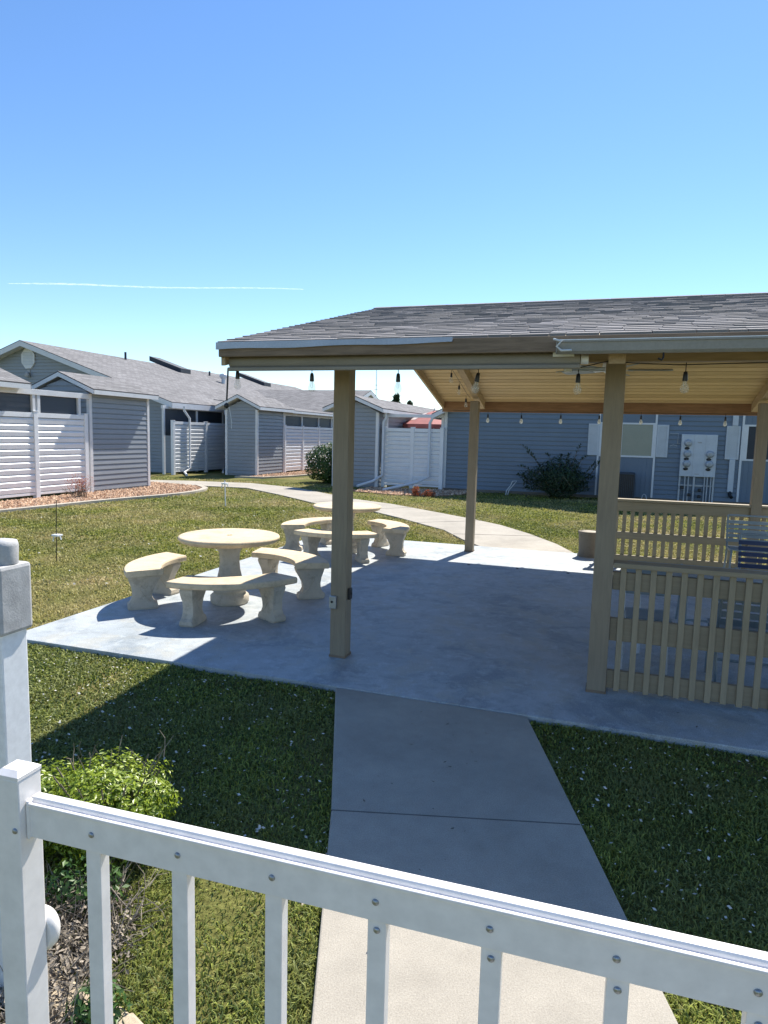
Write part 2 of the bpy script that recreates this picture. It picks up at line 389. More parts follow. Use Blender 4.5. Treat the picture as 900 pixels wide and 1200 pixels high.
# gravel beds with their curbs
def gravel(name,outline,n,size,label,zb=GZ):
    mb=MB(); xs=[p[0] for p in outline]; ys=[p[1] for p in outline]
    def inside(x,y):
        c=False; j=len(outline)-1
        for i in range(len(outline)):
            xi,yi=outline[i]; xj,yj=outline[j]
            if (yi>y)!=(yj>y) and x<(xj-xi)*(y-yi)/(yj-yi)+xi: c=not c
            j=i
        return c
    mb.prism(outline,zb-.02,zb+.035,.15); k=0
    while k<n:
        x=random.uniform(min(xs),max(xs)); y=random.uniform(min(ys),max(ys))
        if not inside(x,y): continue
        k+=1; r=size*random.uniform(.5,1.3); a=random.uniform(0,6.28); h=r*random.uniform(.5,.9); t=random.random()
        vs=[(x+r*math.cos(a+i*1.257)*random.uniform(.7,1.2),y+r*math.sin(a+i*1.257)*random.uniform(.7,1.2),zb+.03) for i in range(5)]+[(x+random.uniform(-.3,.3)*r,y+random.uniform(-.3,.3)*r,zb+.035+h)]
        mb.add(vs,[(i,(i+1)%5,5) for i in range(5)],t)
    o=mb.build(name,M['gravel']); return tag(o,label,'gravel',kind='stuff')
def curbline(pts,w,z0,z1,name):
    mb=MB(); L=[];R=[]
    for i,p in enumerate(pts):
        a=Vector(pts[max(i-1,0)]); b=Vector(pts[min(i+1,len(pts)-1)]); d=(b-a).normalized(); n=Vector((-d.y,d.x))*w/2
        L.append((p[0]+n.x,p[1]+n.y)); R.append((p[0]-n.x,p[1]-n.y))
    for i in range(len(pts)-1):
        mb.prism([R[i],R[i+1],L[i+1],L[i]],z0,z1)
    o=mb.build(name,M['curb']); return tag(o,kind='structure')
bed1=[w2(*p) for p in ((-12.08,4.0),(-10.6,4.0),(-10.40,6.0),(-10.28,8.2),(-10.05,9.6),(-9.75,11.0),(-9.85,12.7),(-10.2,13.55),(-10.98,14.3),(-12.2,14.6),(-13.8,14.9),(-13.8,13.3),(-12.05,13.22))]
curbline([w2(*p) for p in ((-10.55,3.5),(-10.40,6.0),(-10.28,7.2),(-10.20,8.4),(-10.03,9.6),(-9.80,10.6),(-9.70,11.4),(-9.72,12.2),(-9.88,12.9),(-10.2,13.55),(-10.98,14.3))],.17,-.2,GZ+.075,'garden_curb')
gravel('gravel_bed',bed1,5200,.045,'orange brown gravel bed between the left lattice fence and its curb')
bed2=[w2(*p) for p in ((-12.05,19.2),(-11.2,19.3),(-10.75,20.6),(-10.5,22.5),(-10.5,25),(-10.7,28.5),(-12.05,28.5),(-12.05,22.9))]
curbline([w2(*p) for p in ((-12.4,19.1),(-11.2,19.25),(-10.75,20.6),(-10.48,22.5),(-10.48,25),(-10.7,28.5))],.17,-.2,GZ+.07,'garden_curb_far')
gravel('gravel_bed_far',bed2,1800,.055,'tan gravel bed in front of the far middle fence')
bed4=[w2(*p) for p in ((-5.9,15.5),(-4.3,15.0),(-3.0,15.2),(-2.4,16.2),(-2.2,17.75),(-3.3,17.8),(-3.4,17.75),(-5.9,17.3))]
gravel('gravel_bed_small',bed4,1300,.05,'grey brown gravel patch under the downspouts by the blue wall')

mb=MB()
for i in range(150):
    s_,t_=random.uniform(-2.8,4.5),random.uniform(-.6,6.1)
    if i>110: s_,t_=random.uniform(.9,1.5),random.uniform(-3.2,-.7)
    p=W(s_,t_); q=random.uniform(.006,.016); a=random.uniform(0,6.28); z=.004
    mb.add([(p.x+q*math.cos(a+k*PI/2)*(1 if k%2 else .4),p.y+q*math.sin(a+k*PI/2)*(1 if k%2 else .4),z+.004*(k==1)) for k in range(4)],[(0,1,2,3)],random.random())
tag(mb.build('leaf_litter',M['dry']),'small dry leaf bits lying on the slab and front path','leaf litter',kind='stuff')
mb=MB()
for s_,t_ in ((.22,4.42),(.92,4.44),(1.62,4.42)):
    mb.lathe([(.022,.001),(.020,.006),(.008,.009)],s_,t_,12)
o_=mb.build('anchor_bolts',M['black']); o_.location=W(0,0); o_.rotation_euler=(0,0,TH); tag(o_,kind='stuff'); tag(o_,'small dark anchor bolt heads in the sunlit strip of the slab','bolts')
# ------------------------------------------------------------------ grass (one object of real blades per stretch of lawn)
SH=math.sin(TH); 
def to_st(x,y):
    dx,dy=x-A0[0],y-A0[1]; return dx*cu+dy*su, -dx*su+dy*cu
def inpoly(x,y,poly):
    c=np.zeros(len(x),bool); j=len(poly)-1
    for i in range(len(poly)):
        xi,yi=poly[i]; xj,yj=poly[j]
        with np.errstate(divide='ignore',invalid='ignore'):
            k=((yi>y)!=(yj>y))&(x<(xj-xi)*(y-yi)/(yj-yi+1e-12)+xi)
        c^=k; j=i
    return c
def lowfreq(x,y,seed,sc):
    r=np.random.default_rng(seed); v=0
    for k in range(10):
        a=r.uniform(0,6.28); f=sc*r.uniform(.5,2.4); v=v+np.sin((x*math.cos(a)+y*math.sin(a))*f+r.uniform(0,6.28))/(1+k*.15)
    return v/4
excl=[fp,lo+up[::-1],bed1,bed2]
def grass(name,n,sampler,hmin,hmax,wid,mat,label,lean=1.25,keep=None):
    x,y=sampler(n)
    s,t=to_st(x,y)
    ok=~((s>SL[0]-.008)&(s<SL[1])&(t>SL[2]-.012)&(t<SL[3]+.01))
    for pl in excl: ok&=~inpoly(x,y,pl)
    ok&=~((s<-12.0)&(s>-15.5)&(t<13.2)); ok&=t<17.85
    cl=lowfreq(x,y,3,9.0); ok&=(rng.random(n)<np.clip(.74+.42*cl,.2,1))
    if keep is not None: ok&=keep(x,y,s,t)
    x=x[ok];y=y[ok];cl=cl[ok]; n=len(x)
    big=lowfreq(x,y,11,1.1)
    dist=np.hypot(x,y)
    h=rng.uniform(hmin,hmax,n)*(1+.35*cl); w=wid*rng.uniform(.6,1.4,n)*np.clip(dist/3.0,.9,6)
    a=rng.uniform(0,2*PI,n); ln=rng.uniform(.2,1,n)*lean; b=a+rng.uniform(-.8,.8,n)+PI/2
    dx=np.cos(a);dy=np.sin(a);px=np.cos(b)*w/2;py=np.sin(b)*w/2
    V=np.zeros((n,5,3),np.float32)
    V[:,0]=np.stack([x-px,y-py,np.full(n,GZ-.005)],1); V[:,1]=np.stack([x+px,y+py,np.full(n,GZ-.005)],1)
    hx=dx*h*ln*.45;hy=dy*h*ln*.45
    V[:,2]=np.stack([x+px*.8+hx,y+py*.8+hy,GZ+h*.62],1); V[:,3]=np.stack([x-px*.8+hx,y-py*.8+hy,GZ+h*.62],1)
    V[:,4]=np.stack([x+dx*h*ln*1.15,y+dy*h*ln*1.15,GZ+h*(1-.35*ln)],1)
    me=bpy.data.meshes.new(name); me.vertices.add(n*5); me.vertices.foreach_set('co',V.reshape(-1))
    base=np.arange(n)*5
    loops=np.stack([base,base+1,base+2,base+3,base+3,base+2,base+4],1).reshape(-1).astype(np.int32)
    me.loops.add(n*7); me.loops.foreach_set('vertex_index',loops)
    me.polygons.add(n*2); st=np.stack([np.arange(n)*7,np.arange(n)*7+4],1).reshape(-1).astype(np.int32)
    me.polygons.foreach_set('loop_start',st)
    me.update(calc_edges=True)
    tn=np.clip(.40+.20*big+rng.normal(0,.28,n)+.12*cl,0,1); at=me.attributes.new('tint','FLOAT','FACE'); at.data.foreach_set('value',np.repeat(tn,2).astype(np.float32))
    me.materials.append(mat); me.update(); me.validate()
    o=bpy.data.objects.new(name,me); col.objects.link(o); return tag(o,label,'grass',kind='stuff')
def samp_wedge(y0,y1,spread,p):
    def f(n):
        u=rng.random(n); d=(y0**p+(y1**p-y0**p)*u)**(1/p); k=rng.uniform(-spread,spread,n)
        return k*d,d
    return f
grass('front_lawn',330000,samp_wedge(1.35,6.6,.72,1.3),.014,.036,.0060,M['grassdeep'],'short green lawn either side of the front path',keep=lambda x,y,s,t:t<-.6)
grass('side_lawn',380000,samp_wedge(4.0,17,.80,1.05),.012,.040,.0046,M['grass'],'olive green lawn left of the round tables',keep=lambda x,y,s,t:(t>-.6)|(s<SL[0]))
grass('far_lawn',170000,samp_wedge(13,32,.70,.8),.02,.055,.0042,M['grass'],'sunlit lawn by the winding concrete path')
# pale petals and dead leaves caught in the grass
def flecks(name,n,samp,keep,size,label):
    mb=MB(); x,y=samp(n); s,t=to_st(x,y)
    for i in range(n):
        if not keep(s[i],t[i],x[i],y[i]): continue
        if fpin(x[i],y[i]): continue
        r=size*random.uniform(.35,1.2); a=random.uniform(0,6.28); z=GZ+random.uniform(.028,.05); q=random.uniform(-.4,.4)*r
        vs=[(x[i]+r*math.cos(a+k*PI/2)*(1 if k%2 else .55),y[i]+r*math.sin(a+k*PI/2)*(1 if k%2 else .55),z+(q if k<2 else -q)) for k in range(4)]
        mb.add(vs,[(0,1,2,3)],random.random())
    o=mb.build(name,M['petal']); return tag(o,label,'petals',kind='stuff')
def fpin(x,y): return bool(inpoly(np.array([x]),np.array([y]),fp)[0])
flecks('fallen_petals',2600,samp_wedge(1.7,5.4,.62,1.6),lambda s,t,x,y:-2.55<t<-.75 and random.random()<.8 and lowfreq(np.array([x]),np.array([y]),5,2.2)[0]>-.75,.0105,'pale petals and dry leaves scattered in the shaded grass')
flecks('fallen_petals_side',900,samp_wedge(5,16,.6,1.3),lambda s,t,x,y:s<SL[0]-.1 and s>-9.6 and lowfreq(np.array([x]),np.array([y]),8,1.4)[0]>.05,.022,'pale clover heads scattered over the sunlit lawn')

# ================================================================== PAVILION
PV=root('picnic_pavilion','tan wooden open pavilion with a low grey shingled gable roof over the patio slab','pavilion',0,0)
pw=.0675
posts=[(0,0),(2.055,0),(4.11,0),(0,5.59),(4.09,5.59)]
for i,(s,t) in enumerate(posts):
    zt=2.394 if t==0 else 2.418
    mb=MB(); mb.box(s-pw,s+pw,t-pw,t+pw,0,zt); po=P('post',mb,M['post'],PV,bevel=.006)
    # metal foot
    ft=MB(); ft.box(s-pw-.004,s+pw+.004,t-pw-.004,t+pw+.004,.001,.02); P('post_foot',ft,M['fascia'],po)
R0,R1,ZE,SLP,TC=-.70,4.82,2.49,.2500,2.80
T0,T1=-.70,6.30; ZR=ZE+SLP*3.5
def roofz(t): return ZE+SLP*(t-T0) if t<TC else ZE+SLP*(T1-t)
# shingle courses as real tabs on each slope
sh=MB(); course=.118; Ls=3.5*math.hypot(1,SLP); nc=int(Ls/course)+1
cosr=1/math.hypot(1,SLP); sinr=SLP*cosr
for side in (0,1):
    for k in range(nc):
        x=R0-.02-random.uniform(0,.2)
        while x<R1+.02:
            wd=random.choice([.10,.14,.17,.2,.24,.3]); x1=min(x+wd,R1+.02); xa=max(x,R0-.02)
            if x1-xa<.01: x+=wd; continue
            thick=random.choice([.008,.009,.011]); drop=random.choice([0,0,0,0,.014]) if k else 0
            l0=k*course-drop-(.012 if k==0 else 0); l1=min((k+1)*course+.03,Ls)
            tint=min(1,max(0,random.gauss(.5,.21)))
            if random.random()<.03: tint=random.uniform(.0,.2)
            def pt(xx,l,h):
                t=T0+l*cosr-h*sinr if side==0 else T1-l*cosr+h*sinr
                return (xx,t,ZE+l*sinr+h*cosr)
            h0=.004+thick; h1=.004
            vs=[pt(xa,l0,h0),pt(x1-.004,l0,h0),pt(x1-.004,l1,h1+.001),pt(xa,l1,h1+.001),pt(xa,l0,-.002),pt(x1-.004,l0,-.002),pt(x1-.004,l1,-.002),pt(xa,l1,-.002)]
            fs=[(0,1,2,3),(4,5,1,0),(5,6,2,1),(4,0,3,7)]
            if side: fs=[f[::-1] for f in fs]
            sh.add(vs,fs,[tint,tint*.6,tint*.6,tint*.6]); x+=wd
x=R0-.02
while x<R1:
    x1=min(x+.22,R1+.02); z=ZR+.022; tt=random.uniform(.2,.7)
    sh.add([(x,TC-.12,z-.031),(x1,TC-.12,z-.031),(x1,TC,z),(x,TC,z),(x,TC+.12,z-.031),(x1,TC+.12,z-.031),(x,TC-.12,z-.042),(x1,TC-.12,z-.042)],[(0,1,2,3),(3,2,5,4),(6,7,1,0)],[tt,tt,.1]); x=x1+.004
RF=P('roof',sh,M['shingle'],PV)
# boarded ceiling following the slopes
ce=MB()
nb=25
for side in (0,1):
    for k in range(nb):
        l0=k*Ls/nb+.0015; l1=(k+1)*Ls/nb-.014; tint=random.uniform(.1,.95)
        def pt(xx,l,h):
            t=T0+l*cosr-h*sinr if side==0 else T1-l*cosr+h*sinr
            return (xx,t,ZE+l*sinr+h*cosr)
        x=R0+.03
        vs=[pt(x,l0,-.045),pt(R1-.03,l0,-.045),pt(R1-.03,l1,-.045),pt(x,l1,-.045),pt(x,l0,-.012),pt(R1-.03,l0,-.012),pt(R1-.03,l1,-.012),pt(x,l1,-.012)]
        fs=[(3,2,1,0),(4,5,6,7),(0,1,5,4),(1,2,6,5),(2,3,7,6),(3,0,4,7)]
        if side: fs=[f[::-1] for f in fs]
        ce.add(vs,fs,tint)
    dk=.010
    def pt(xx,l,h):
        t=T0+l*cosr-h*sinr if side==0 else T1-l*cosr+h*sinr
        return (xx,t,ZE+l*sinr+h*cosr)
    vs=[pt(R0,0,-dk),pt(R1,0,-dk),pt(R1,Ls,-dk),pt(R0,Ls,-dk),pt(R0,0,-.003),pt(R1,0,-.003),pt(R1,Ls,-.003),pt(R0,Ls,-.003)]
    fs=[(3,2,1,0),(4,5,6,7),(0,1,5,4),(1,2,6,5),(2,3,7,6),(3,0,4,7)]
    if side: fs=[f[::-1] for f in fs]
    ce.add(vs,fs,0)
P('ceiling',ce,M['ceiling'],PV)
mb=MB(); mb.box(-.62,4.74,-.045,.045,2.396,2.545); P('beam',mb,M['beam'],PV,bevel=.004,label='front header beam')
def sloped(mb,x0,x1,ta,tb,top,dep):
    """board under the slope between ta and tb: top = gap below roof surface, dep = depth"""
    za,zb=roofz(ta),roofz(tb)
    vs=[(x,t,z-o) for (t,z) in((ta,za),(tb,zb)) for o in(top,top+dep) for x in(x0,x1)]
    mb.add(vs,[(0,1,5,4),(2,6,7,3),(0,4,6,2),(1,3,7,5),(0,2,3,1),(4,5,7,6)])
for s in (0,2.055,4.09):
    mb=MB(); sloped(mb,s-.05,s+.05,-.62,TC-.001,.048,.14); sloped(mb,s-.05,s+.05,TC+.001,6.22,.048,.14); P('rafter',mb,M['beam_y'],PV,bevel=.004)
for s0,s1 in ((R0,R0+.035),(R1-.035,R1)):
    mb=MB(); sloped(mb,s0,s1,T0+.001,TC,.014,.15); sloped(mb,s0,s1,TC,T1-.001,.014,.15); P('rake_board',mb,M['beam_y'],PV,bevel=.003)
mb=MB(); mb.box(R0+.036,R1-.036,TC-.045,TC+.045,ZR-.25,ZR-.07); P('ridge_beam',mb,M['beam'],PV)
mb=MB(); mb.box(R0+.001,R1-.001,T0-.036,T0-.001,2.386,ZE-.008); P('fascia',mb,M['fascia'],PV,bevel=.003,label='dark stained front fascia board')
mb=MB(); mb.box(R0,R1,T1-.001,T1+.035,2.272,ZE-.006); P('fascia',mb,M['fascia_b'],PV,bevel=.003,label='reddish rear fascia board')
# loose metal flashing, left half of the front eave
mb=MB(); n=14
for k in range(n):
    a=R0-.012+(1.052-R0)*k/n; b=R0-.012+(1.052-R0)*(k+1)/n
    za=2.437+.018*(k/n)+.004*math.sin(k); zb=2.437+.018*((k+1)/n)+.004*math.sin(k+1)
    mb.add([(a,T0-.052,za),(b,T0-.052,zb),(b,T0-.05,ZE-.002),(a,T0-.05,ZE-.002),(a,T0-.037,za),(b,T0-.037,zb),(b,T0-.037,ZE-.002),(a,T0-.037,ZE-.002)],[(0,1,2,3),(4,7,6,5),(0,4,5,1),(3,2,6,7),(0,3,7,4),(1,5,6,2)])
P('flashing',mb,M['flash'],PV)
# gutter on the right half
mb=MB(); g0,g1=1.70,R1
prof=[(T0-.037,2.37),(T0-.062,2.37),(T0-.075,2.385),(T0-.080,2.435),(T0-.088,2.437),(T0-.088,2.447),(T0-.076,2.447),(T0-.071,2.392),(T0-.062,2.38),(T0-.040,2.38),(T0-.040,2.45),(T0-.037,2.45)]
vs=[(x,t,z) for x in(g0,g1) for t,z in prof]; k=len(prof)
mb.add(vs,[(i,(i+1)%k,k+(i+1)%k,k+i) for i in range(k)])
mb.box(g0-.004,g0,T0-.088,T0-.038,2.37,2.45)
GU=P('gutter',mb,M['gutter'],PV)
mb=MB(); mb.box(g0,g1,T0-.090,T0-.074,2.4475,2.4525); P('gutter_lip',mb,M['vinyl'],GU)
mb=MB(); mb.tube([(g0-.02,T0-.09,2.455),(g0+.03,T0-.12,2.44),(g0,T0-.10,2.41),(g0+.03,T0-.1,2.385),(g0+.09,T0-.11,2.385)],.007,6); P('gutter_bracket',mb,M['tube'],GU)
mb=MB(); mb.tube([(2.31,T0-.05,2.40),(2.31,T0-.055,2.34),(2.30,T0-.075,2.325),(2.28,T0-.08,2.335)],.006,6); P('hook',mb,M['black'],GU)
# rolled up shade below the eave
RS=root('roller_shade','rolled up grey shade hanging under the left half of the pavilion eave','shade',-.68,-.61,2.35)
mb=MB(); mb.tube([(-.665,-.60,2.357),(1.835,-.60,2.352)],.054,18); P('fabric_roll',mb,M['shade_fab'],RS,-.68,-.61,2.35)
mb=MB(); mb.box(-.67,1.84,-.668,-.632,2.292,2.318); P('bottom_bar',mb,M['shade_fab'],RS,-.68,-.61,2.35,.006)
mb=MB(); mb.tube([(1.84,-.60,2.353),(1.885,-.60,2.353)],[.03,.03],12); mb.box(1.67,1.80,-.664,-.655,2.365,2.395); P('bracket',mb,M['vinyl'],RS,-.68,-.61,2.35)
mb=MB(); mb.tube([(-.678,-.64,2.31),(-.683,-.64,2.2),(-.69,-.64,2.075)],.0065,6); mb.lathe([(.004,2.06),(.016,2.052),(.02,2.04),(.016,2.026),(.004,2.018)],-.692,-.64,12); P('pull_cord',mb,M['black'],RS,-.68,-.61,2.35)
mb=MB(); mb.tube([(-.668,-.645,2.03),(-.655,-.645,1.98),(-.645,-.645,1.91),(-.648,-.645,1.87)],.0025,5); P('loose_string',mb,M['tube'],RS,-.68,-.61,2.35)

# electrical boxes on the left front post
EB=root('outlet_box','grey outlet box fixed to the front face of the pavilion post by the benches','outlet box',-.035,-.068,.47)
mb=MB(); mb.box(-.066,-.006,-.1,-.0685,.42,.525); P('box',mb,M['metal'],EB,-.035,-.068,.47,.005)
mb=MB(); mb.lathe([(.010,0),(.010,.006)],0,0,12,m=Matrix.Translation((-.04,-.1,.478))@Matrix.Rotation(PI/2,4,'X')); P('socket_hole',mb,M['black'],EB,-.035,-.068,.47)
SB=root('switch_box','small black switch box on the right face of the post by the benches','switch box',.069,0,.54)
mb=MB(); mb.box(.0685,.092,-.03,.025,.49,.585); P('box',mb,M['black'],SB,.069,0,.54,.006)
mb=MB(); mb.box(.0925,.099,-.012,.004,.53,.55); P('switch_lever',mb,M['black'],SB,.069,0,.54)

# string lights
def bulb_meshes():
    so=MB(); so.lathe([(.006,.004),(.012,0),(.015,-.02),(.017,-.055),(.016,-.06)],0,0,14)
    bu=MB(); bu.lathe([(.012,-.060),(.016,-.070),(.025,-.092),(.029,-.110),(.027,-.126),(.018,-.138),(.004,-.143)],0,0,18)
    fi=MB(); fi.tube([(-.006,0,-.062),(-.008,0,-.10),(0,0,-.112),(.008,0,-.10),(.006,0,-.062)],.0012,5)
    return so,bu,fi
so,bu,fi=bulb_meshes()
def string(label,pts,cord,scale=1,mat='bulb',lens=None,o=(0,0,0),tilts=None):
    r=root('string_lights',label,'string lights',*o,group='light bulb strings under the pavilion roof')
    mb=MB(); mb.tube(cord,.0035,5)
    for i,p in enumerate(pts):
        ln=lens[i] if lens else .03
        mb.tube([(p[0],p[1],p[2]+ln),(p[0],p[1],p[2])],.003,5)
    P('cord',mb,M['black'],r,*o)
    for i,p in enumerate(pts):
        tl=tilts[i] if tilts else 0
        a=so.build('socket',M['black'],r); a.location=(p[0]-o[0],p[1]-o[1],p[2]-o[2]); a.scale=(scale,)*3; a.rotation_euler=(0,tl,0)
        b=bu.build('bulb',M[mat],a); 
        c=fi.build('filament',M['tube'],a)
    return r
fx=[-.645,-.075,.52,1.075,1.79,2.47]
front=[(-.645,-.56,2.30),(-.06,-.50,2.285),(.585,-.44,2.285),(1.16,-.44,2.285),(1.815,-.3,2.29),(2.48,-.3,2.30)]
string('row of clear bulbs hanging along the front eave of the pavilion',front,[(-.66,-.56,2.335),(.0,-.52,2.33),(1.2,-.45,2.33),(1.83,-.3,2.335),(2.0,-.2,2.385),(2.16,-.2,2.37),(2.45,-.3,2.345),(3.1,-.3,2.36),(4.6,-.3,2.37)],.96,'bulb',[.03]*5+[.06],(-.66,-.56,2.3),[0,0,0,.16,0,0])
bk=[(.106,2.232),(.662,2.227),(1.293,2.235),(1.889,2.24),(2.512,2.245),(3.079,2.245),(3.705,2.24)]
string('row of small pale bulbs hanging along the rear eave of the pavilion',[(s,6.22,z) for s,z in bk],[(-.5,6.24,2.30)]+[(s,6.24,2.29) for s,z in bk]+[(4.7,6.24,2.30)],.95,'bulbw',[.06]*7,(-.5,6.24,2.3))
sd=[(4.27,2.735),(4.81,2.605),(5.35,2.445)]
string('three bulbs hanging down the left rafter of the pavilion',[(-.10,t,z) for t,z in sd],[(-.06,3.0,3.06),(-.075,4.27,2.76),(-.075,4.81,2.63),(-.075,5.35,2.50),(-.07,5.58,2.46)],.95,'bulb',[.04]*3,(-.06,3,3.06))
# ceiling fan
FN=root('ceiling_fan','white ceiling fan hanging from the pavilion ridge behind the front middle post','ceiling fan',2.03,2.8,2.6)
mb=MB(); mb.tube([(2.03,2.8,3.2),(2.03,2.8,2.72)],.012,10); mb.lathe([(.05,3.12),(.06,3.16)],2.03,2.8,16); P('downrod',mb,M['vinyl'],FN,2.03,2.8,2.6)
mb=MB(); mb.lathe([(.03,2.73),(.085,2.71),(.10,2.66),(.09,2.60),(.04,2.57)],2.03,2.8,24); P('motor_housing',mb,M['vinyl'],FN,2.03,2.8,2.6)
for k,an in enumerate((4,76,148,178+42,292)):
    a=math.radians(an); mb=MB(); m=Matrix.Translation((2.03,2.8,2.62))@Matrix.Rotation(a,4,'Z')@Matrix.Rotation(.22,4,'X')
    mb.prism([(.17,-.045),(.30,-.062),(.58,-.068),(.62,-.05),(.63,0),(.62,.05),(.58,.068),(.30,.062),(.17,.045)],-.004,.004,m=m)
    b=P('blade',mb,M['chair_grey'],FN,2.03,2.8,2.6)
    mb=MB(); mb.prism([(.07,-.012),(.22,-.02),(.22,.02),(.07,.012)],-.012,-.005,m=m); P('blade_arm',mb,M['vinyl'],b,2.03,2.8,2.6)
CB=root('junction_box','white junction box with conduit below the pavilion eave left of the middle post','junction box',1.70,-.2,2.34)
mb=MB(); mb.box(1.715,1.765,-.24,-.19,2.31,2.36); P('box',mb,M['vinyl'],CB,1.70,-.2,2.34,.004)
mb=MB(); mb.tube([(1.766,-.215,2.335),(1.985,-.215,2.335)],.008,8); mb.tube([(1.77,-.2,2.325),(1.985,-.2,2.322)],.005,6); mb.tube([(1.66,-.215,2.312),(1.714,-.215,2.318)],.004,6); P('conduit',mb,M['conduit'],CB,1.70,-.2,2.34)

# ------------------------------------------------------------------ pavilion railings
def railing(label,s0,s1,t,slat_side,cap_z,boards,z0=.03,sp=.101,w=.040,first=0):
    r=root('slatted_railing',label,'railing',s0,t,0,group='tan railings of the pavilion')
    mb=MB(); mb.box(s0,s1,t-.07,t+.07,cap_z-.036,cap_z); P('top_rail',mb,M['rail_tan'],r,s0,t,0,.004)
    for a,b in boards:
        mb=MB(); mb.box(s0,s1,t-.019,t+.019,a,b); P('cross_board',mb,M['rail_tan'],r,s0,t,0,.003)
    x=s0+first
    while x<s1-.03:
        y0,y1=(t-.0465,t-.0205) if slat_side<0 else (t+.0205,t+.0465)
        mb=MB(); mb.box(x,x+w,y0,y1,z0+random.uniform(-.006,.006),cap_z-.0365); P('slat',mb,M['slat_tan'],r,s0,t,0,.003); x+=sp
    return r
railing('tan slatted railing right of the front middle post',2.055+pw+.002,4.11-pw-.002,0,-1,.98,[(.775,.905),(.395,.565),(.035,.17)],first=.05)
railing('tan slatted railing along the rear edge of the pavilion',1.95,4.09-pw-.002,5.59,1,.985,[(.80,.94),(.375,.485),(.04,.13)],sp=.113,w=.055,first=.03)
railing('tan slatted railing right of the rear right post',4.09+pw+.002,5.9,5.59,1,.985,[(.80,.94),(.375,.485),(.04,.13)],sp=.113,w=.055,first=.03)

# ------------------------------------------------------------------ round concrete tables and curved benches
def table(label,p):
    r=root('round_table',label,'table',0,0,loc=(p[0],p[1],0),rz=.3,group='round concrete tables on the slab')
    R=.535
    mb=MB(); mb.lathe([(R-.05,.675),(R-.022,.683),(R-.012,.70),(R-.002,.707),(R,.722),(R-.006,.734),(R-.02,.7395)],0,0,72); mb.lathe([(R-.02,.7395),(R-.021,.74),(.030,.74),(.028,.739)],0,0,72,smooth=False); mb.lathe([(.012,.7402),(.0125,.7406)],0,0,16,smooth=False); P('table_top',mb,M['cast'],r)
    mb=MB(); mb.lathe([(.19,.0),(.205,.02),(.205,.085),(.19,.10),(.165,.115),(.17,.13),(.195,.15),(.19,.175),(.155,.20),(.135,.25),(.11,.36),(.10,.46),(.105,.54),(.13,.61),(.17,.655),(.20,.674)],0,0,48,mod=lambda a,z:1+(.035*math.cos(8*a) if .21<z<.66 else 0)); P('pedestal',mb,M['castgrey'],r)
    return r
def bench(label,p,a0,a1,ri=.66,ro=1.03,zc=.43,cen=(0,0)):
    """curved bench round the table centre p, between the angles a0 and a1 (degrees, world)"""
    am=math.radians((a0+a1)/2); rm=(ri+ro)/2
    cx,cy=p[0]+cen[0],p[1]+cen[1]
    L=(cx+rm*math.cos(am),cy+rm*math.sin(am))
    r=root('curved_bench',label,'bench',0,0,loc=(L[0],L[1],0),rz=am,group='curved concrete benches around the round tables')
    h=math.radians(a1-a0)/2; n=18
    def q(rr,a): return (rr*math.cos(a)-rm,rr*math.sin(a))
    mb=MB()
    prof=[(ri+.012,zc-.062),(ri+.002,zc-.05),(ri,zc-.018),(ri+.008,zc-.004),(ri+.02,zc),(ro-.02,zc),(ro-.008,zc-.004),(ro,zc-.018),(ro-.002,zc-.05),(ro-.012,zc-.062)]
    vs=[]
    for i in range(n+1):
        a=-h+2*h*i/n
        for rr,z in prof:
            x,y=q(rr,a); vs.append((x,y,z))
    k=len(prof); fs=[]
    for i in range(n):
        for j in range(k): fs.append((i*k+j,(i+1)*k+j,(i+1)*k+(j+1)%k,i*k+(j+1)%k))
    mb.add(vs,fs); mb.add(vs[:k],[tuple(range(k))]); mb.add(vs[-k:],[tuple(range(k-1,-1,-1))]); P('seat',mb,M['cast'],r)
    # scroll shaped legs, wide at the top, waisted, with a foot
    for sg in (-1,1):
        a=sg*(h-math.radians(11)); mb=MB()
        pr=[(.140,0),(.150,.02),(.148,.055),(.118,.075),(.098,.12),(.100,.18),(.120,.24),(.148,.30),(.160,.34),(.150,.367)]
        x0,y0=q(rm,a); rad=Vector((math.cos(a),math.sin(a),0)); tan=Vector((-math.sin(a),math.cos(a),0))
        vs=[]; 
        for hw,z in pr:
            sx=.012*math.sin(z*14)
            tw=.052+.018*math.exp(-((z-.02)/.04)**2)+.014*math.exp(-((z-.34)/.06)**2)
            for (u_,v_) in ((-1,-1),(-.72,-1.12),(.72,-1.12),(1,-1),(1,1),(.72,1.12),(-.72,1.12),(-1,1)):
                pp=Vector((x0,y0,z))+rad*(u_*hw+sx)+tan*(v_*tw); vs.append(tuple(pp))
        fs=[]
        for i in range(len(pr)-1):
            for j in range(8): fs.append((i*8+j,i*8+(j+1)%8,(i+1)*8+(j+1)%8,(i+1)*8+j))
        fs+=[tuple(range(7,-1,-1)),tuple(range((len(pr)-1)*8,len(pr)*8))]
        mb.add(vs,fs)
        # low relief scroll on both broad faces and fluting on the ends
        for v_ in (-1,1):
            pts=[]
            for i in range(22):
                th=i*.42; rr=.052*(1-i/26); c=Vector((x0,y0,.255))+rad*(rr*math.cos(th)*1.2)+Vector((0,0,rr*math.sin(th)))+tan*(v_*.0595); pts.append(c)
            mb.tube(pts,.0075,5)
            mb.tube([Vector((x0,y0,.2))+rad*.03+tan*(v_*.058),Vector((x0,y0,.13))-rad*.02+tan*(v_*.0585),Vector((x0,y0,.08))-rad*.07+tan*(v_*.062)],.007,5)
        P('leg',mb,M['castgrey'],r)
    return r
T1c=(-1.655,7.10); T2c=(-.58,10.42)
table('near round concrete table with a centre hole, left of the post',T1c)
table('far round concrete table behind the pavilion post',T2c)
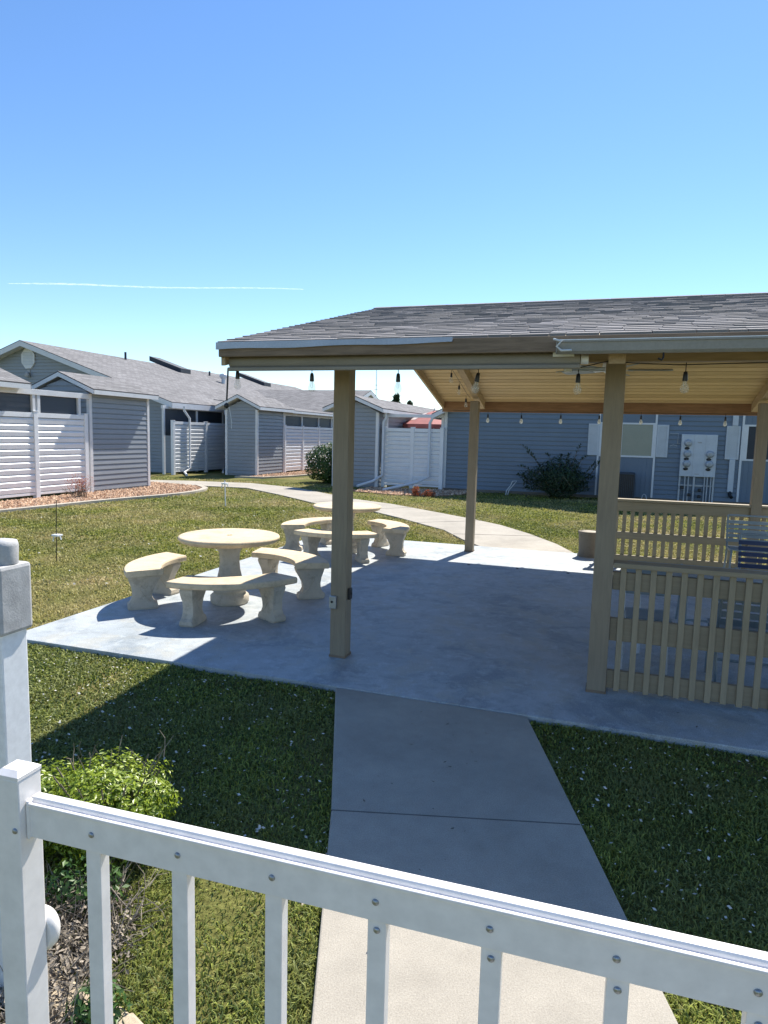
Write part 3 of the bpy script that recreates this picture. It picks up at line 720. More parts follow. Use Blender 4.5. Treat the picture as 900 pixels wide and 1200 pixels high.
bench('leftmost curved concrete bench beside the near round table',T1c,146,212,.70,1.07)
bench('curved concrete bench nearest the camera, in front of the near table',T1c,248,323,.66,1.02)
bench('curved concrete bench between the near table and the pavilion post',T1c,8,82,.70,1.08)
bench('curved concrete bench on the grass side of the far table',T2c,106,190,.66,1.03)
bench('curved concrete bench in front of the far table, crossed by the post',T2c,224,300,.66,1.03)
bench('rightmost curved concrete bench, right of the pavilion post',T2c,-26,60,.62,.99)

# planter stump at the rear edge
PL=root('stone_planter','round weathered stone ash urn at the rear edge of the slab','urn',1.86,6.0)
mb=MB(); mb.lathe([(.185,0),(.18,.03),(.165,.05),(.17,.25),(.178,.37),(.185,.385),(.185,.40),(.15,.405),(.14,.39)],1.86,6.0,36,mod=lambda a,z:1+.01*math.sin(5*a+z*9)); P('drum',mb,M['planter'],PL,1.86,6.0,0)
mb=MB(); mb.lathe([(.139,.385),(.13,.398),(.02,.402)],1.86,6.0,24); P('sand',mb,M['curb'],PL,1.86,6.0,0)

# ------------------------------------------------------------------ furniture under the roof
def slat_chair(label,s,t,w,mat_top,mat,rot=0,h=.86):
    r=root('slatted_bench' if w>.8 else 'slatted_chair',label,'bench' if w>.8 else 'chair',s,t,0,rot,group=None)
    hw=w/2
    fr=MB()
    for x in (-hw+.02,hw-.02):
        fr.tube([(x,-.20,0),(x,-.16,.25),(x,-.20,.42),(x,.0,.42),(x,.17,.42),(x,.22,.60),(x,.27,h)],.013,8)
        fr.tube([(x,.30,0),(x,.20,.25),(x,.16,.42)],.013,8)
    fr.tube([(-hw+.02,.27,h),(hw-.02,.27,h)],.013,8); fr.tube([(-hw+.02,-.185,.12),(hw-.02,-.185,.12)],.012,8)
    P('frame',fr,M['chair_grey'],r)
    bkk=MB(); mb2=MB()
    for i in range(6):
        z=.50+i*.062-(.06 if h<.6 else 0)
        if z+.06>h: break
        y=.195+.085*(z-.5)/.36-.018
        (mb2 if i==(5 if h>.75 else 0) else bkk).box(-hw,hw,y-.006,y+.006,z,z+.045+(.02 if i==5 else 0))
    P('backrest',bkk,M[mat],r); P('top_slat',mb2,M[mat_top],r)
    st=MB()
    for i in range(6): st.box(-hw,hw,-.20+i*.064,-.20+i*.064+.05,.432,.446)
    P('seat',st,M[mat],r)
    return r
slat_chair('navy slatted bench with sky reflection coloured grey into its top slat behind the front railing',4.22,2.85,1.50,'chair_grey','chair_blue',0)  # grey on the top slat is the sky's reflection put in as colour
slat_chair('grey green slatted chair beside the rear railing',3.98,4.95,.62,'chair_blue','chair_grey',0)
# folding table with white crossed legs
FT=root('folding_table','pale slatted folding table with white crossed legs behind the front railing','table',2.9,1.3)
mb=MB()
for i in range(8): mb.box(2.28,3.5,1.02+i*.075,1.085+i*.075,.70,.722)
P('table_top',mb,M['chair_grey'],FT,2.9,1.3,0)
for x in (2.36,3.42):
    mb=MB(); mb.tube([(x,1.03,.695),(x+.02,1.32,.35),(x,1.6,0)],.014,8); mb.tube([(x+.03,1.6,.695),(x+.03,1.3,.36),(x+.03,1.03,0)],.014,8); P('leg',mb,M['tube'],FT,2.9,1.3,0)
mb=MB(); mb.tube([(2.36,1.05,.68),(3.45,1.05,.68)],.01,6); mb.tube([(2.39,1.59,.68),(3.45,1.59,.68)],.01,6); P('brace',mb,M['tube'],FT,2.9,1.3,0)
FC=root('folding_chair','white tubed folding chair tucked beside the middle post','chair',2.42,.75)
for x in (2.24,2.58):
    mb=MB(); mb.tube([(x,.55,0),(x,.75,.42),(x,.86,.80)],.011,8); mb.tube([(x+.02,.95,0),(x+.02,.72,.25),(x+.02,.55,.44)],.011,8); P('side_frame',mb,M['tube'],FC,2.42,.75,0)
mb=MB(); mb.box(2.25,2.60,.53,.88,.43,.445); P('seat',mb,M['chair_grey'],FC,2.42,.75,0,.004)
mb=MB()
for i in range(3): mb.box(2.24,2.60,.80+i*.02,.812+i*.02,.58+i*.075,.635+i*.075)
P('backrest',mb,M['chair_grey'],FC,2.42,.75,0)
slat_chair('navy slatted chair pushed against the folding table',3.1,2.15,.55,'chair_grey','chair_blue',PI*.02,.56)
slat_chair('grey slatted bench facing the folding table from the front railing',3.35,.55,.95,'chair_grey','chair_grey',PI,.80)

# ================================================================== LEFT: sheds, fences, buildings
def shed(label,s0,s1,t0,t1,ze=2.80,pk=.60,ov=.33,ovt=.36,right=True,mat='siding',tr=2.0,step=.15):
    """storage shed with a low gable facing -t; roof top eave height ze+.13"""
    r=root('storage_shed',label,'shed',s0,t0,GZ,group='grey sided storage sheds'); o=(s0,t0,GZ)
    c=(s0+s1)/2; half=(s1-s0)/2
    mb=MB()
    pts=[(0,GZ),(s1-s0,GZ),(s1-s0,ze),(half,ze+pk*half/(half+ov)),(0,ze)]
    wallslab(mb,(s0,t0),(s1,t0),pts); wallslab(mb,(s1,t0),(s1,t1),[(0,GZ),(t1-t0,GZ),(t1-t0,ze),(0,ze)])
    wallslab(mb,(s1,t1),(s0,t1),pts); wallslab(mb,(s0,t1),(s0,t0),[(0,GZ),(t1-t0,GZ),(t1-t0,ze),(0,ze)])
    def cl(z):
        if z<=ze: return (0,s1-s0)
        d=(z-ze)/(pk/(half+ov)); return (min(d,half),max(s1-s0-d,half))
    siding(mb,(s0,t0),(s1,t0),GZ+.05,ze+pk*half/(half+ov)-.03,cl,step)
    siding(mb,(s1,t0),(s1,t1),GZ+.05,ze-.02,None,step)
    siding(mb,(s1,t1),(s0,t1),GZ+.05,ze-.02,None,step); siding(mb,(s0,t1),(s0,t0),GZ+.05,ze-.02,None,step)
    P('wall',mb,M[mat],r,*o)
    for (x,y) in ((s1,t0),(s1,t1),(s0,t0)):
        tb=MB(); tb.box(x-.07 if x==s1 else x-.036,x+.036 if x==s1 else x+.07,y-.036 if y==t0 else y-.07,y+.07 if y==t0 else y+.036,GZ,ze-.03); P('corner_trim',tb,M['trim'],r,*o,bevel=.004)
    gable_roof(r,o,'t',c,half+ov,ze+.11,pk/(half+ov),t0-ovt,t1+tr)
    return r
def louver_fence(label,Pt,Q,zt,n,mat='vinyl',zb=.14,first_post=True):
    r=root('louvered_fence',label,'fence',Pt[0],Pt[1],GZ,group='white louvered patio fences'); o=(Pt[0],Pt[1],GZ)
    L=math.hypot(Q[0]-Pt[0],Q[1]-Pt[1]); pn=L/n
    for i in range(n+1):
        if i==0 and not first_post: continue
        x=i*pn; mb=MB(); wbox(mb,Pt,Q,x-.065,x+.065,-.065,.065,GZ,zt+.03); wbox(mb,Pt,Q,x-.075,x+.075,-.075,.075,zt+.0305,zt+.05); P('post',mb,M[mat],r,*o,bevel=.006)
    dx,dy=(Q[0]-Pt[0])/L,(Q[1]-Pt[1])/L; nx,ny=dy,-dx
    ns=12; h=(zt-.13-zb)/ns
    for i in range(n):
        a,b=i*pn+.067,(i+1)*pn-.067; mb=MB()
        for k in range(ns):
            z=zb+k*h
            za,zb2=z+.006,z+h*.985; bv=.042
            pts=[(-.012,za),(.030,za),(.040,zb2-bv),(.004,zb2),(-.012,zb2)]
            vs=[(Pt[0]+dx*x+nx*q,Pt[1]+dy*x+ny*q,zz) for x in(a,b) for q,zz in pts]
            mb.add(vs,[(i,(i+1)%5,5+(i+1)%5,5+i) for i in range(5)]+[(4,3,2,1,0),(5,6,7,8,9)])
        P('louver_panel',mb,M[mat],r,*o)
        mb=MB(); wbox(mb,Pt,Q,a,b,-.03,.05,zt-.12,zt); P('fence_rail',mb,M[mat],r,*o,bevel=.004); mb=MB(); wbox(mb,Pt,Q,a,b,-.03,.03,zb-.075,zb-.01); P('fence_rail',mb,M[mat],r,*o,bevel=.004)
    return r
# nearest patio on the left: roof stub, beam, screen
shed('grey sided shed with a diagonal eave shadow, right of the nearest white fence',-14.05,-12.1,10.62,13.2,2.84,.50,ov=.27,ovt=.12,tr=.22)
louver_fence('nearest white louvered fence at the left edge',(-12.1,5.12),(-12.1,10.42),2.2,3)
PR=root('patio_roof','grey shingled patio roof on white posts above the nearest fence','patio roof',-12.1,8.3,0); o=(-12.1,8.3,0)
gable_roof(PR,o,'t',-13.08,1.35,2.92,.385,3.0,8.25)
mb=MB(); mb.box(-12.16,-12.04,3.0,10.55,2.66,2.80); P('beam',mb,M['trim'],PR,*o,bevel=.005)
for t in (5.2,8.62,8.78,10.2):
    mb=MB(); mb.box(-12.145,-12.055,t-.045,t+.045,2.2,2.66); P('post',mb,M['trim'],PR,*o,bevel=.004)
mb=MB()
for a,b in ((3.0,5.15),(5.25,8.57),(8.83,10.15)): mb.box(-12.12,-12.115,a,b,2.0,2.66)
P('insect_screen',mb,M['screen'],PR,*o)
# back wall of that patio with a glazed door
BW=root('patio_back_wall','dark shaded patio wall with a white framed glass door behind the nearest fence','wall',-15.2,8.0,GZ); o=(-15.2,8.0,GZ)
mb=MB(); wallslab(mb,(-15.2,2.0),(-15.2,13.0),[(0,GZ),(11,GZ),(11,2.78),(0,2.78)]); siding(mb,(-15.2,2.0),(-15.2,13.0),GZ,2.78); P('wall',mb,M['siding'],BW,*o)
mb=MB(); wbox(mb,(-15.2,2),(-15.2,13),8.6,9.6,.0,.05,GZ,2.55); dr=P('door',mb,M['trim'],BW,*o)
mb=MB(); wbox(mb,(-15.2,2),(-15.2,13),8.72,9.48,.0505,.06,.3,2.42); P('glass',mb,M['dark'],dr,*o)

shed('far grey shed with low gable between the two far white fences',-13.6,-12.1,20.35,22.8,2.80,.50,tr=.5)
louver_fence('white louvered fence between the two grey sheds',(-15.3,18.95),(-15.3,23.8),2.2,2)
louver_fence('white louvered fence right of the far shed, beside the bush',(-12.1,22.9),(-12.1,30.6),2.15,4)

def building(name,label,s,t,cat='building'):
    return root(name,label,cat,s,t,GZ,group='grey sided buildings with shingled roofs')
# long building 1: gable end faces the camera, ridge runs away
B1=building('apartment_building','long grey building with octagonal gable vent and skylights, at the left',-24.3,19.8); o=(-24.3,19.8,GZ)
gs0,gs1,gt=-31.5,-15.9,19.8; zr1,sl1,c1=5.74,.335,-23.75
mb=MB()
def cl1(z):
    zz=zr1-.12; h=(zz-z)/sl1; a=c1-h-gs0; b=c1+h-gs0; return (max(0,a),min(gs1-gs0,b))
zw=zr1-.12-sl1*(gs1-c1)
wallslab(mb,(gs0,gt),(gs1,gt),[(0,GZ),(gs1-gs0,GZ),(gs1-gs0,zw),(c1-gs0,zr1-.12),(0,zw)])
siding(mb,(gs0,gt),(gs1,gt),GZ,zr1-.14,cl1,.15)
wallslab(mb,(gs1,gt),(gs1,48),[(0,GZ),(28,GZ),(28,zw-.02),(0,zw-.02)]); siding(mb,(gs1,gt),(gs1,48),GZ,zw-.04,None,.15)
P('wall',mb,M['siding'],B1,*o)
mb=MB(); mb.box(gs1-.08,gs1+.036,gt-.036,gt+.08,GZ,zw-.02); P('corner_trim',mb,M['trim'],B1,*o)
gable_roof(B1,o,'t',c1,8.17,zr1-sl1*8.17+.02,sl1,gt-.5,48,.24)
# octagonal vent and lamp
m_=Matrix.Translation((-23.75,gt-.02,4.98))@Matrix.Rotation(PI/2,4,'X')
mb=MB(); oc=[(.42*math.cos(PI/8+k*PI/4),.50*math.sin(PI/8+k*PI/4)) for k in range(8)]
mb.prism(oc,0,.06,m=m_)
vt=P('gable_vent',mb,M['trim'],B1,*o)
mb=MB()
for k in range(9): mb.box(-24.02,-23.48,gt-.095,gt-.081,4.68+k*.068,4.712+k*.068)
P('vent_louver',mb,M['meter'],vt,*o)
mb=MB(); mb.box(-23.83,-23.67,gt-.06,gt,4.30,4.46); mb.lathe([(.05,4.36),(.10,4.28),(.11,4.18),(.06,4.11)],-23.75,gt-.14,14); P('wall_lamp',mb,M['oldcap'],B1,*o)
def on1(s): return zr1-sl1*(s-c1)
for tt in (29.7,39.9):
    mb=MB(); 
    s0,s1=-24.3,-22.1
    vs=[(s,t,on1(s)+h) for h in(.0,.28) for t in(tt-.5,tt+.5) for s in(s0,s1)]
    mb.add(vs,[(0,2,3,1),(4,5,7,6),(0,1,5,4),(2,6,7,3),(0,4,6,2),(1,3,7,5)]); P('skylight',mb,M['dark'],B1,*o)
for s,t,h in ((-23.32,25.9,.42),(-22.6,33,.3)):
    mb=MB(); mb.tube([(s,t,on1(s)-.05),(s,t,on1(s)+h)],.06,8); P('vent_pipe',mb,M['dark'],B1,*o)
mb=MB(); mb.tube([(-20.9,31.9,on1(-20.9)-.05),(-20.9,31.9,on1(-20.9)+.35)],.12,10); mb.lathe([(.15,on1(-20.9)+.3),(.25,on1(-20.9)+.42),(.22,on1(-20.9)+.56),(.05,on1(-20.9)+.63)],-20.9,31.9,14); P('roof_turbine',mb,M['tube'],B1,*o)
# patio 2 canopy edge with downspouts (behind fence 2)
def patio_front(label,Pt,Q,z0,z1,posts,zt,scr=True,dz=.13):
    r=root('patio_pergola',label,'pergola',Pt[0],Pt[1],GZ,group='white beams and screens above the patio fences'); o=(Pt[0],Pt[1],GZ)
    L=math.hypot(Q[0]-Pt[0],Q[1]-Pt[1])
    mb=MB(); wbox(mb,Pt,Q,0,L,-.13,-.03,z1-dz,z1); P('beam',mb,M['trim'],r,*o,bevel=.005)
    for x in posts:
        mb=MB(); wbox(mb,Pt,Q,x-.05,x+.05,-.125,-.035,z0,z1-dz-.001); P('post',mb,M['trim'],r,*o)
    if scr:
        mb=MB(); wbox(mb,Pt,Q,.05,L-.05,-.085,-.08,1.6,z1-dz-.002); P('insect_screen',mb,M['screen'],r,*o)
    return r
patio_front('white beam and dark screen above the fence between the grey sheds',(-15.72,18.9),(-15.72,23.8),GZ,2.86,(.1,2.5,4.7),2.2)
patio_front('white beam and dark screen above the fence right of the far shed',(-12.12,22.9),(-12.12,30.6),GZ,2.76,(.15,2.0,4.0,5.7,7.6),2.15)
def downspout(label,pts,s,t):
    mb=MB(); mb.tube(pts,.05,8); return single('downspout',mb,M['trim'],s,t,GZ,label,'downspout','white downspouts of the patios',bevel=0)
downspout('bent white downspout left in front of the fence between the sheds',[(-15.3,19.75,2.85),(-15.3,19.75,2.68),(-15.2,20.0,2.35),(-15.2,20.0,.2),(-15.2,19.6,.04),(-14.4,18.6,0)],-15.5,20)
downspout('bent white downspout right in front of the fence between the sheds',[(-15.3,23.0,2.85),(-15.3,23.0,2.68),(-15.2,23.2,2.35),(-15.2,23.2,.2),(-15.0,22.4,.04),(-14.3,21.2,0)],-15.5,23.2)
# building 2: cross wing, ridge along s, small gable vent at its right end
B2=building('apartment_building','grey shingled cross wing with small end gable, behind the far fences',-12.4,35); o=(-12.4,35,GZ)
zr2,sl2,c2,h2=4.62,.31,35.0,5.9
gable_roof(B2,o,'s',c2,h2,zr2-sl2*h2,sl2,-21.5,-12.2,.26)
mb=MB()
wallslab(mb,(-12.6,c2-5.2),(-12.6,c2+5.2),[(0,GZ),(10.4,GZ),(10.4,zr2-sl2*5.2-.25),(5.2,zr2-.25),(0,zr2-sl2*5.2-.25)])
siding(mb,(-12.6,c2-5.2),(-12.6,c2+5.2),GZ,zr2-.28,lambda z:(max(0,5.2-(zr2-.25-z)/sl2),min(10.4,5.2+(zr2-.25-z)/sl2)),.15)
wallslab(mb,(-21,c2-5.2),(-12.6,c2-5.2),[(0,GZ),(8.4,GZ),(8.4,2.7),(0,2.7)]); siding(mb,(-21,c2-5.2),(-12.6,c2-5.2),GZ,2.68,None,.15)
P('wall',mb,M['siding'],B2,*o)
mb=MB(); wbox(mb,(-12.6,c2-5.2),(-12.6,c2+5.2),4.5,5.9,.02,.05,3.35,3.9); P('gable_vent',mb,M['dark'],B2,*o)
# low patio roof above fence 3
PR3=root('patio_roof','low shingled patio roof behind the far shed and fence','patio roof',-12,26,0); o=(-12,26,0)
mb=MB(); e0,e1=-11.85,-15.6; za,zb=2.88,3.32
vs=[(e0,22.5,za),(e0,30.8,za),(e1,30.8,zb),(e1,22.5,zb)]; vs+= [(a,b,c-.03) for a,b,c in vs]
mb.add(vs,[(0,1,2,3)],.5,[((22.5,0),(30.8,0),(30.8,3.8),(22.5,3.8))]); mb.add(vs,[(7,6,5,4),(0,4,5,1),(1,5,6,2),(2,6,7,3),(3,7,4,0)]); P('roof',mb,M['roof'],PR3,*o)
mb=MB(); mb.box(e0-.03,e0+.006,22.49,30.81,za-.13,za-.032); P('fascia',mb,M['trim'],PR3,*o)

# building 3 : narrow gable behind the left pavilion post, running far back
B3=building('storage_wing','narrow grey wing with a low gable just right of the left front post',-7.3,17.4); o=(-7.3,17.4,GZ)
s0,s1,t0=-7.35,-5.68,17.4; ze=2.66; c=(s0+s1)/2; half=(s1-s0)/2; ov=.30; pk=.46
mb=MB()
pts=[(0,GZ),(s1-s0,GZ),(s1-s0,ze),(half,ze+pk*half/(half+ov)),(0,ze)]
wallslab(mb,(s0,t0),(s1,t0),pts); wallslab(mb,(s1,t0),(s1,40),[(0,GZ),(22.6,GZ),(22.6,ze),(0,ze)]); wallslab(mb,(s0,40),(s0,t0),[(0,GZ),(22.6,GZ),(22.6,ze),(0,ze)])
def cl3(z):
    if z<=ze: return (0,s1-s0)
    d=(z-ze)/(pk/(half+ov)); return (min(d,half),max(s1-s0-d,half))
siding(mb,(s0,t0),(s1,t0),GZ+.04,ze+pk*half/(half+ov)-.03,cl3); siding(mb,(s1,t0),(s1,40),GZ+.04,ze-.02); siding(mb,(s0,40),(s0,t0),GZ+.04,ze-.02)
P('wall',mb,M['siding'],B3,*o)
mb=MB(); mb.box(s1-.06,s1+.036,t0-.036,t0+.07,GZ,ze-.03); P('corner_trim',mb,M['trim'],B3,*o,bevel=.004); mb=MB(); mb.box(s0-.036,s0+.06,t0-.036,t0+.07,GZ,ze-.03); P('corner_trim',mb,M['trim'],B3,*o,bevel=.004)
gable_roof(B3,o,'t',c,half+ov,ze+.11,pk/(half+ov),t0-.36,40)

louver_fence('white louvered fence beside the blue wall, under the red umbrella',(-5.55,17.75),(-3.42,17.75),2.1,2)
PF4=patio_front('white beam above the fence with the red umbrella behind it',(-5.66,17.9),(-3.35,17.9),GZ,2.60,(.12,2.2),2.1,scr=False,dz=.11)
downspout('bent white downspout beside the wing corner left of the umbrella fence',[(-5.45,17.6,2.62),(-5.45,17.6,2.45),(-5.52,17.55,2.3),(-5.52,17.55,.42),(-5.75,17.2,.22),(-6.15,16.7,.06)],-5.5,17.6)
downspout('bent white downspout in the middle of the umbrella fence',[(-3.75,17.6,2.60),(-3.75,17.58,2.45),(-3.82,17.55,2.3),(-3.82,17.55,.42),(-4.15,17.1,.24),(-5.0,16.1,.02)],-3.8,17.6)
# red umbrella
UM=root('patio_umbrella','faded red patio umbrella behind the white fence','umbrella',-4.55,21.0,GZ); o=(-4.55,21.0,GZ)
mb=MB(); n=8; R=1.35; cx,cy=-4.55,21.0
for k in range(n):
    a,b=2*PI*k/n+.2,2*PI*(k+1)/n+.2
    for i in range(4):
        r0,r1=R*i/4,R*(i+1)/4; z0,z1=2.86-.56*(i/4)**1.15,2.86-.56*((i+1)/4)**1.15
        f=[(cx+r0*math.cos(a),cy+r0*math.sin(a),z0),(cx+r1*math.cos(a),cy+r1*math.sin(a),z1),(cx+r1*math.cos(b),cy+r1*math.sin(b),z1),(cx+r0*math.cos(b),cy+r0*math.sin(b),z0)]
        mb.quad(*f)
    mb.quad((cx+R*math.cos(a),cy+R*math.sin(a),2.30),(cx+R*math.cos(a),cy+R*math.sin(a),2.15),(cx+R*math.cos(b),cy+R*math.sin(b),2.15),(cx+R*math.cos(b),cy+R*math.sin(b),2.30))
cn=P('canopy',mb,M['umb'],UM,*o); sm=cn.modifiers.new('Solid','SOLIDIFY'); sm.thickness=.006
mb=MB()
for k in (4,5):
    a,b=2*PI*k/n+.2,2*PI*(k+1)/n+.2
    if k==4:
        for i in range(1,3):
            r0,r1=R*i/4,R*(i+1)/4; z0,z1=2.872-.56*(i/4)**1.15,2.872-.56*((i+1)/4)**1.15
            mb.quad((cx+r0*math.cos(a),cy+r0*math.sin(a),z0),(cx+r1*math.cos(a),cy+r1*math.sin(a),z1),(cx+r1*math.cos(b),cy+r1*math.sin(b),z1),(cx+r0*math.cos(b),cy+r0*math.sin(b),z0))
cp=P('faded_panel',mb,M['umb2'],UM,*o); sm=cp.modifiers.new('Solid','SOLIDIFY'); sm.thickness=.004
mb=MB(); mb.tube([(cx,cy,GZ),(cx,cy,2.95)],.025,10); P('pole',mb,M['tube'],UM,*o)

# building 4 : blue grey gable wall behind the pavilion
B4=building('apartment_building','blue grey sided building with window, shutters and meter bank behind the pavilion',-3.35,17.9); o=(-3.35,17.9,GZ)
w0,w1,wt=-3.35,9.6,17.9; ap=(3.0,5.95); L4=w1-w0; sl4=(ap[1]-2.70)/(ap[0]-w0)
Pw,Qw=(w0,wt),(w1,wt)
mb=MB()
pts=[(0,GZ),(L4,GZ),(L4,2.55),(ap[0]-w0,ap[1]-.1),(0,2.70)]
wallslab(mb,Pw,Qw,pts); siding(mb,Pw,Qw,GZ+.06,6.2,lambda z:(max(0,(z-2.70)/sl4),min(L4,L4-(z-2.60)/sl4)),.145)
wallslab(mb,(w0,wt+14),(w0,wt),[(0,GZ),(14,GZ),(14,2.70),(0,2.70)]); siding(mb,(w0,wt+14),(w0,wt),GZ+.06,2.70)
WL=P('wall',mb,M['siding4'],B4,*o)
mb=MB(); mb.box(w0-.036,w0+.07,wt-.036,wt+.07,GZ,2.70); P('corner_trim',mb,M['trim'],B4,*o,bevel=.004)
gable_roof(B4,o,'t',ap[0],ap[0]-w0+.40,2.62,sl4,wt-.42,wt+14,.16)
mb=MB(); mb.box(w0,w1,wt-.045,wt,GZ-.1,.055); P('foundation',mb,M['planter'],B4,*o)
def X4(s): return s-w0
def window4(s0,s1,z0,z1,ml,mr,split,label):
    # batten panel full height with side trims
    mb=MB(); batten(mb,Pw,Qw,X4(s0)-.12,X4(s1)+.03,.06,z0-.05); P('batten_panel',mb,M['siding4'],B4,*o); mb=MB(); batten(mb,Pw,Qw,X4(s0)-.12,X4(s1)+.03,z1+.05,2.9); P('batten_panel',mb,M['siding4'],B4,*o)
    mb=MB(); wbox(mb,Pw,Qw,X4(s1)+.032,X4(s1)+.092,.0,.062,.06,2.9); P('panel_trim',mb,M['trim'],B4,*o); mb=MB(); wbox(mb,Pw,Qw,X4(s0)-.18,X4(s0)-.121,.0,.062,.06,2.9); P('panel_trim',mb,M['trim'],B4,*o)
    fr=MB(); wbox(fr,Pw,Qw,X4(s0)-.12,X4(s1)+.03,.0,.066,z1-.005,z1+.049); wbox(fr,Pw,Qw,X4(s0)-.12,X4(s1)+.03,.0,.07,z0-.049,z0+.005)
    wbox(fr,Pw,Qw,X4(s0)-.12,X4(s0),.0,.062,z0+.006,z1-.006); wbox(fr,Pw,Qw,X4(s1)-.03,X4(s1)+.03,.0,.062,z0+.006,z1-.006); wbox(fr,Pw,Qw,X4(split)-.025,X4(split)+.025,.0,.058,z0+.006,z1-.006)
    w=P('window',fr,M['trim'],B4,*o); 
    mb=MB(); wbox(mb,Pw,Qw,X4(s0)+.001,X4(split)-.026,.0,.044,z0+.006,z1-.006); P('pane',mb,M[ml],w,*o)
    mb=MB(); wbox(mb,Pw,Qw,X4(split)+.026,X4(s1)-.031,.0,.047,z0+.006,z1-.006); P('pane',mb,M[mr],w,*o)
    return w
window4(1.92,3.42,1.38,2.38,'winpane2','winpane',2.46,'')
window4(6.10,7.6,1.38,2.38,'dark','dark',6.85,'')
def shutter(s0,s1,z0,z1):
    mb=MB(); wbox(mb,Pw,Qw,X4(s0),X4(s0)+.05,.02,.075,z0,z1); wbox(mb,Pw,Qw,X4(s1)-.05,X4(s1),.02,.075,z0,z1)
    wbox(mb,Pw,Qw,X4(s0)+.051,X4(s1)-.051,.02,.072,z0,z0+.06); wbox(mb,Pw,Qw,X4(s0)+.051,X4(s1)-.051,.02,.072,z1-.06,z1)
    z=z0+.062
    while z<z1-.07: wbox(mb,Pw,Qw,X4(s0)+.051,X4(s1)-.051,.02,.060,z,z+.028); z+=.034
    wbox(mb,Pw,Qw,X4(s0)+.02,X4(s1)-.02,.017,.045,z0+.01,z1-.01)
    P('shutter',mb,M['meter'],B4,*o)
for a,b in ((1.44,1.80),(3.52,3.86),(5.50,5.88)): shutter(a,b,1.36,2.38)
# downspout strip under/over the third shutter
DS=root('downspout','white wall downspout behind the shutter right of the meters','downspout',5.72,17.8,GZ,group='white downspouts of the patios'); oo=(5.72,17.8,GZ)
mb=MB(); wbox(mb,Pw,Qw,X4(5.64),X4(5.80),.02,.10,.35,1.355); P('pipe',mb,M['meter'],DS,*oo,bevel=.01); mb=MB(); wbox(mb,Pw,Qw,X4(5.64),X4(5.80),.02,.10,2.385,2.95); P('pipe',mb,M['meter'],DS,*oo,bevel=.01)
mb=MB(); mb.tube([(5.72,17.84,.36),(5.72,17.78,.25),(5.75,17.65,.20)],.05,8); P('elbow',mb,M['black'],DS,*oo)
# meter bank
MT=root('meter_bank','grey meter bank cabinet with five round meters on the blue wall','meter bank',4.75,17.8,.8); oo=(4.75,17.8,.8)
mb=MB(); wbox(mb,Pw,Qw,X4(4.24),X4(5.26),.02,.16,.79,2.10); P('cabinet',mb,M['meter'],MT,*oo,bevel=.01)
mb=MB(); wbox(mb,Pw,Qw,X4(4.60),X4(4.605),.1605,.163,.80,2.09); wbox(mb,Pw,Qw,X4(4.93),X4(4.935),.1605,.163,.80,2.09); wbox(mb,Pw,Qw,X4(4.70),X4(4.82),.1605,.165,1.83,1.87); wbox(mb,Pw,Qw,X4(4.68),X4(4.80),.1605,.165,.86,.885); P('seam',mb,M['oldcap'],MT,*oo)
for s,z in ((4.43,1.83),(4.43,1.50),(4.43,1.19),(5.07,1.50),(5.07,1.19)):
    m_=Matrix.Translation((s,wt-.16,z))@Matrix.Rotation(PI/2,4,'X')
    mb=MB(); mb.lathe([(.115,.001),(.115,.03),(.095,.035),(.09,.10),(.075,.115),(.01,.118)],0,0,24,m=m_); mt=P('meter',mb,M['conduit'],MT,*oo)
    mb=MB(); mb.lathe([(.075,.001),(.07,.02),(.01,.022)],0,0,20,m=Matrix.Translation((s-.02,wt-.16,z-.165))@Matrix.Rotation(PI/2,4,'X')@Matrix.Scale(.6,4,(0,1,0))); P('meter_latch',mb,M['black'],mt,*oo)
    mb=MB(); wbox(mb,Pw,Qw,X4(s)-.05,X4(s)+.05,.279,.281,z+.0,z+.035); P('dial',mb,M['oldcap'],mt,*oo)
CD=root('conduit_rack','grey conduits dropping from the meter bank to the ground','conduits',4.75,17.8,GZ); oo=(4.75,17.8,GZ)
for s in (4.27,5.24):
    mb=MB(); wbox(mb,Pw,Qw,X4(s)-.025,X4(s)+.025,.03,.08,GZ,.788); P('strut',mb,M['conduit'],CD,*oo)
for s,rr in ((4.42,.022),(4.52,.02),(4.68,.034),(4.98,.02),(5.06,.02),(5.16,.02)):
    mb=MB(); mb.tube([(s,wt-.1,.787),(s,wt-.1,GZ)],rr,8); P('conduit',mb,M['conduit'],CD,*oo)
mb=MB(); wbox(mb,Pw,Qw,X4(4.3),X4(5.22),.03,.05,.48,.53); P('cross_bar',mb,M['conduit'],CD,*oo)
for s,z in ((4.35,.45),(4.85,.38),(4.56,.22),(4.85,.18)):
    mb=MB(); wbox(mb,Pw,Qw,X4(s)-.05,X4(s)+.05,.14,.2,z-.05,z+.05); P('junction_cap',mb,M['black'],CD,*oo,bevel=.02)
mb=MB(); mb.tube([(3.90,wt-.03,2.12),(4.14,wt-.03,2.12),(4.14,wt-.03,1.80),(4.26,wt-.03,1.80)],.012,6); mb.tube([(3.92,wt-.03,1.72),(4.02,wt-.03,1.76),(4.14,wt-.03,1.72)],.012,6)
single('wall_cable',mb,M['conduit'],3.9,17.87,2.1,'thin bent cable run on the blue wall left of the meters','cable')
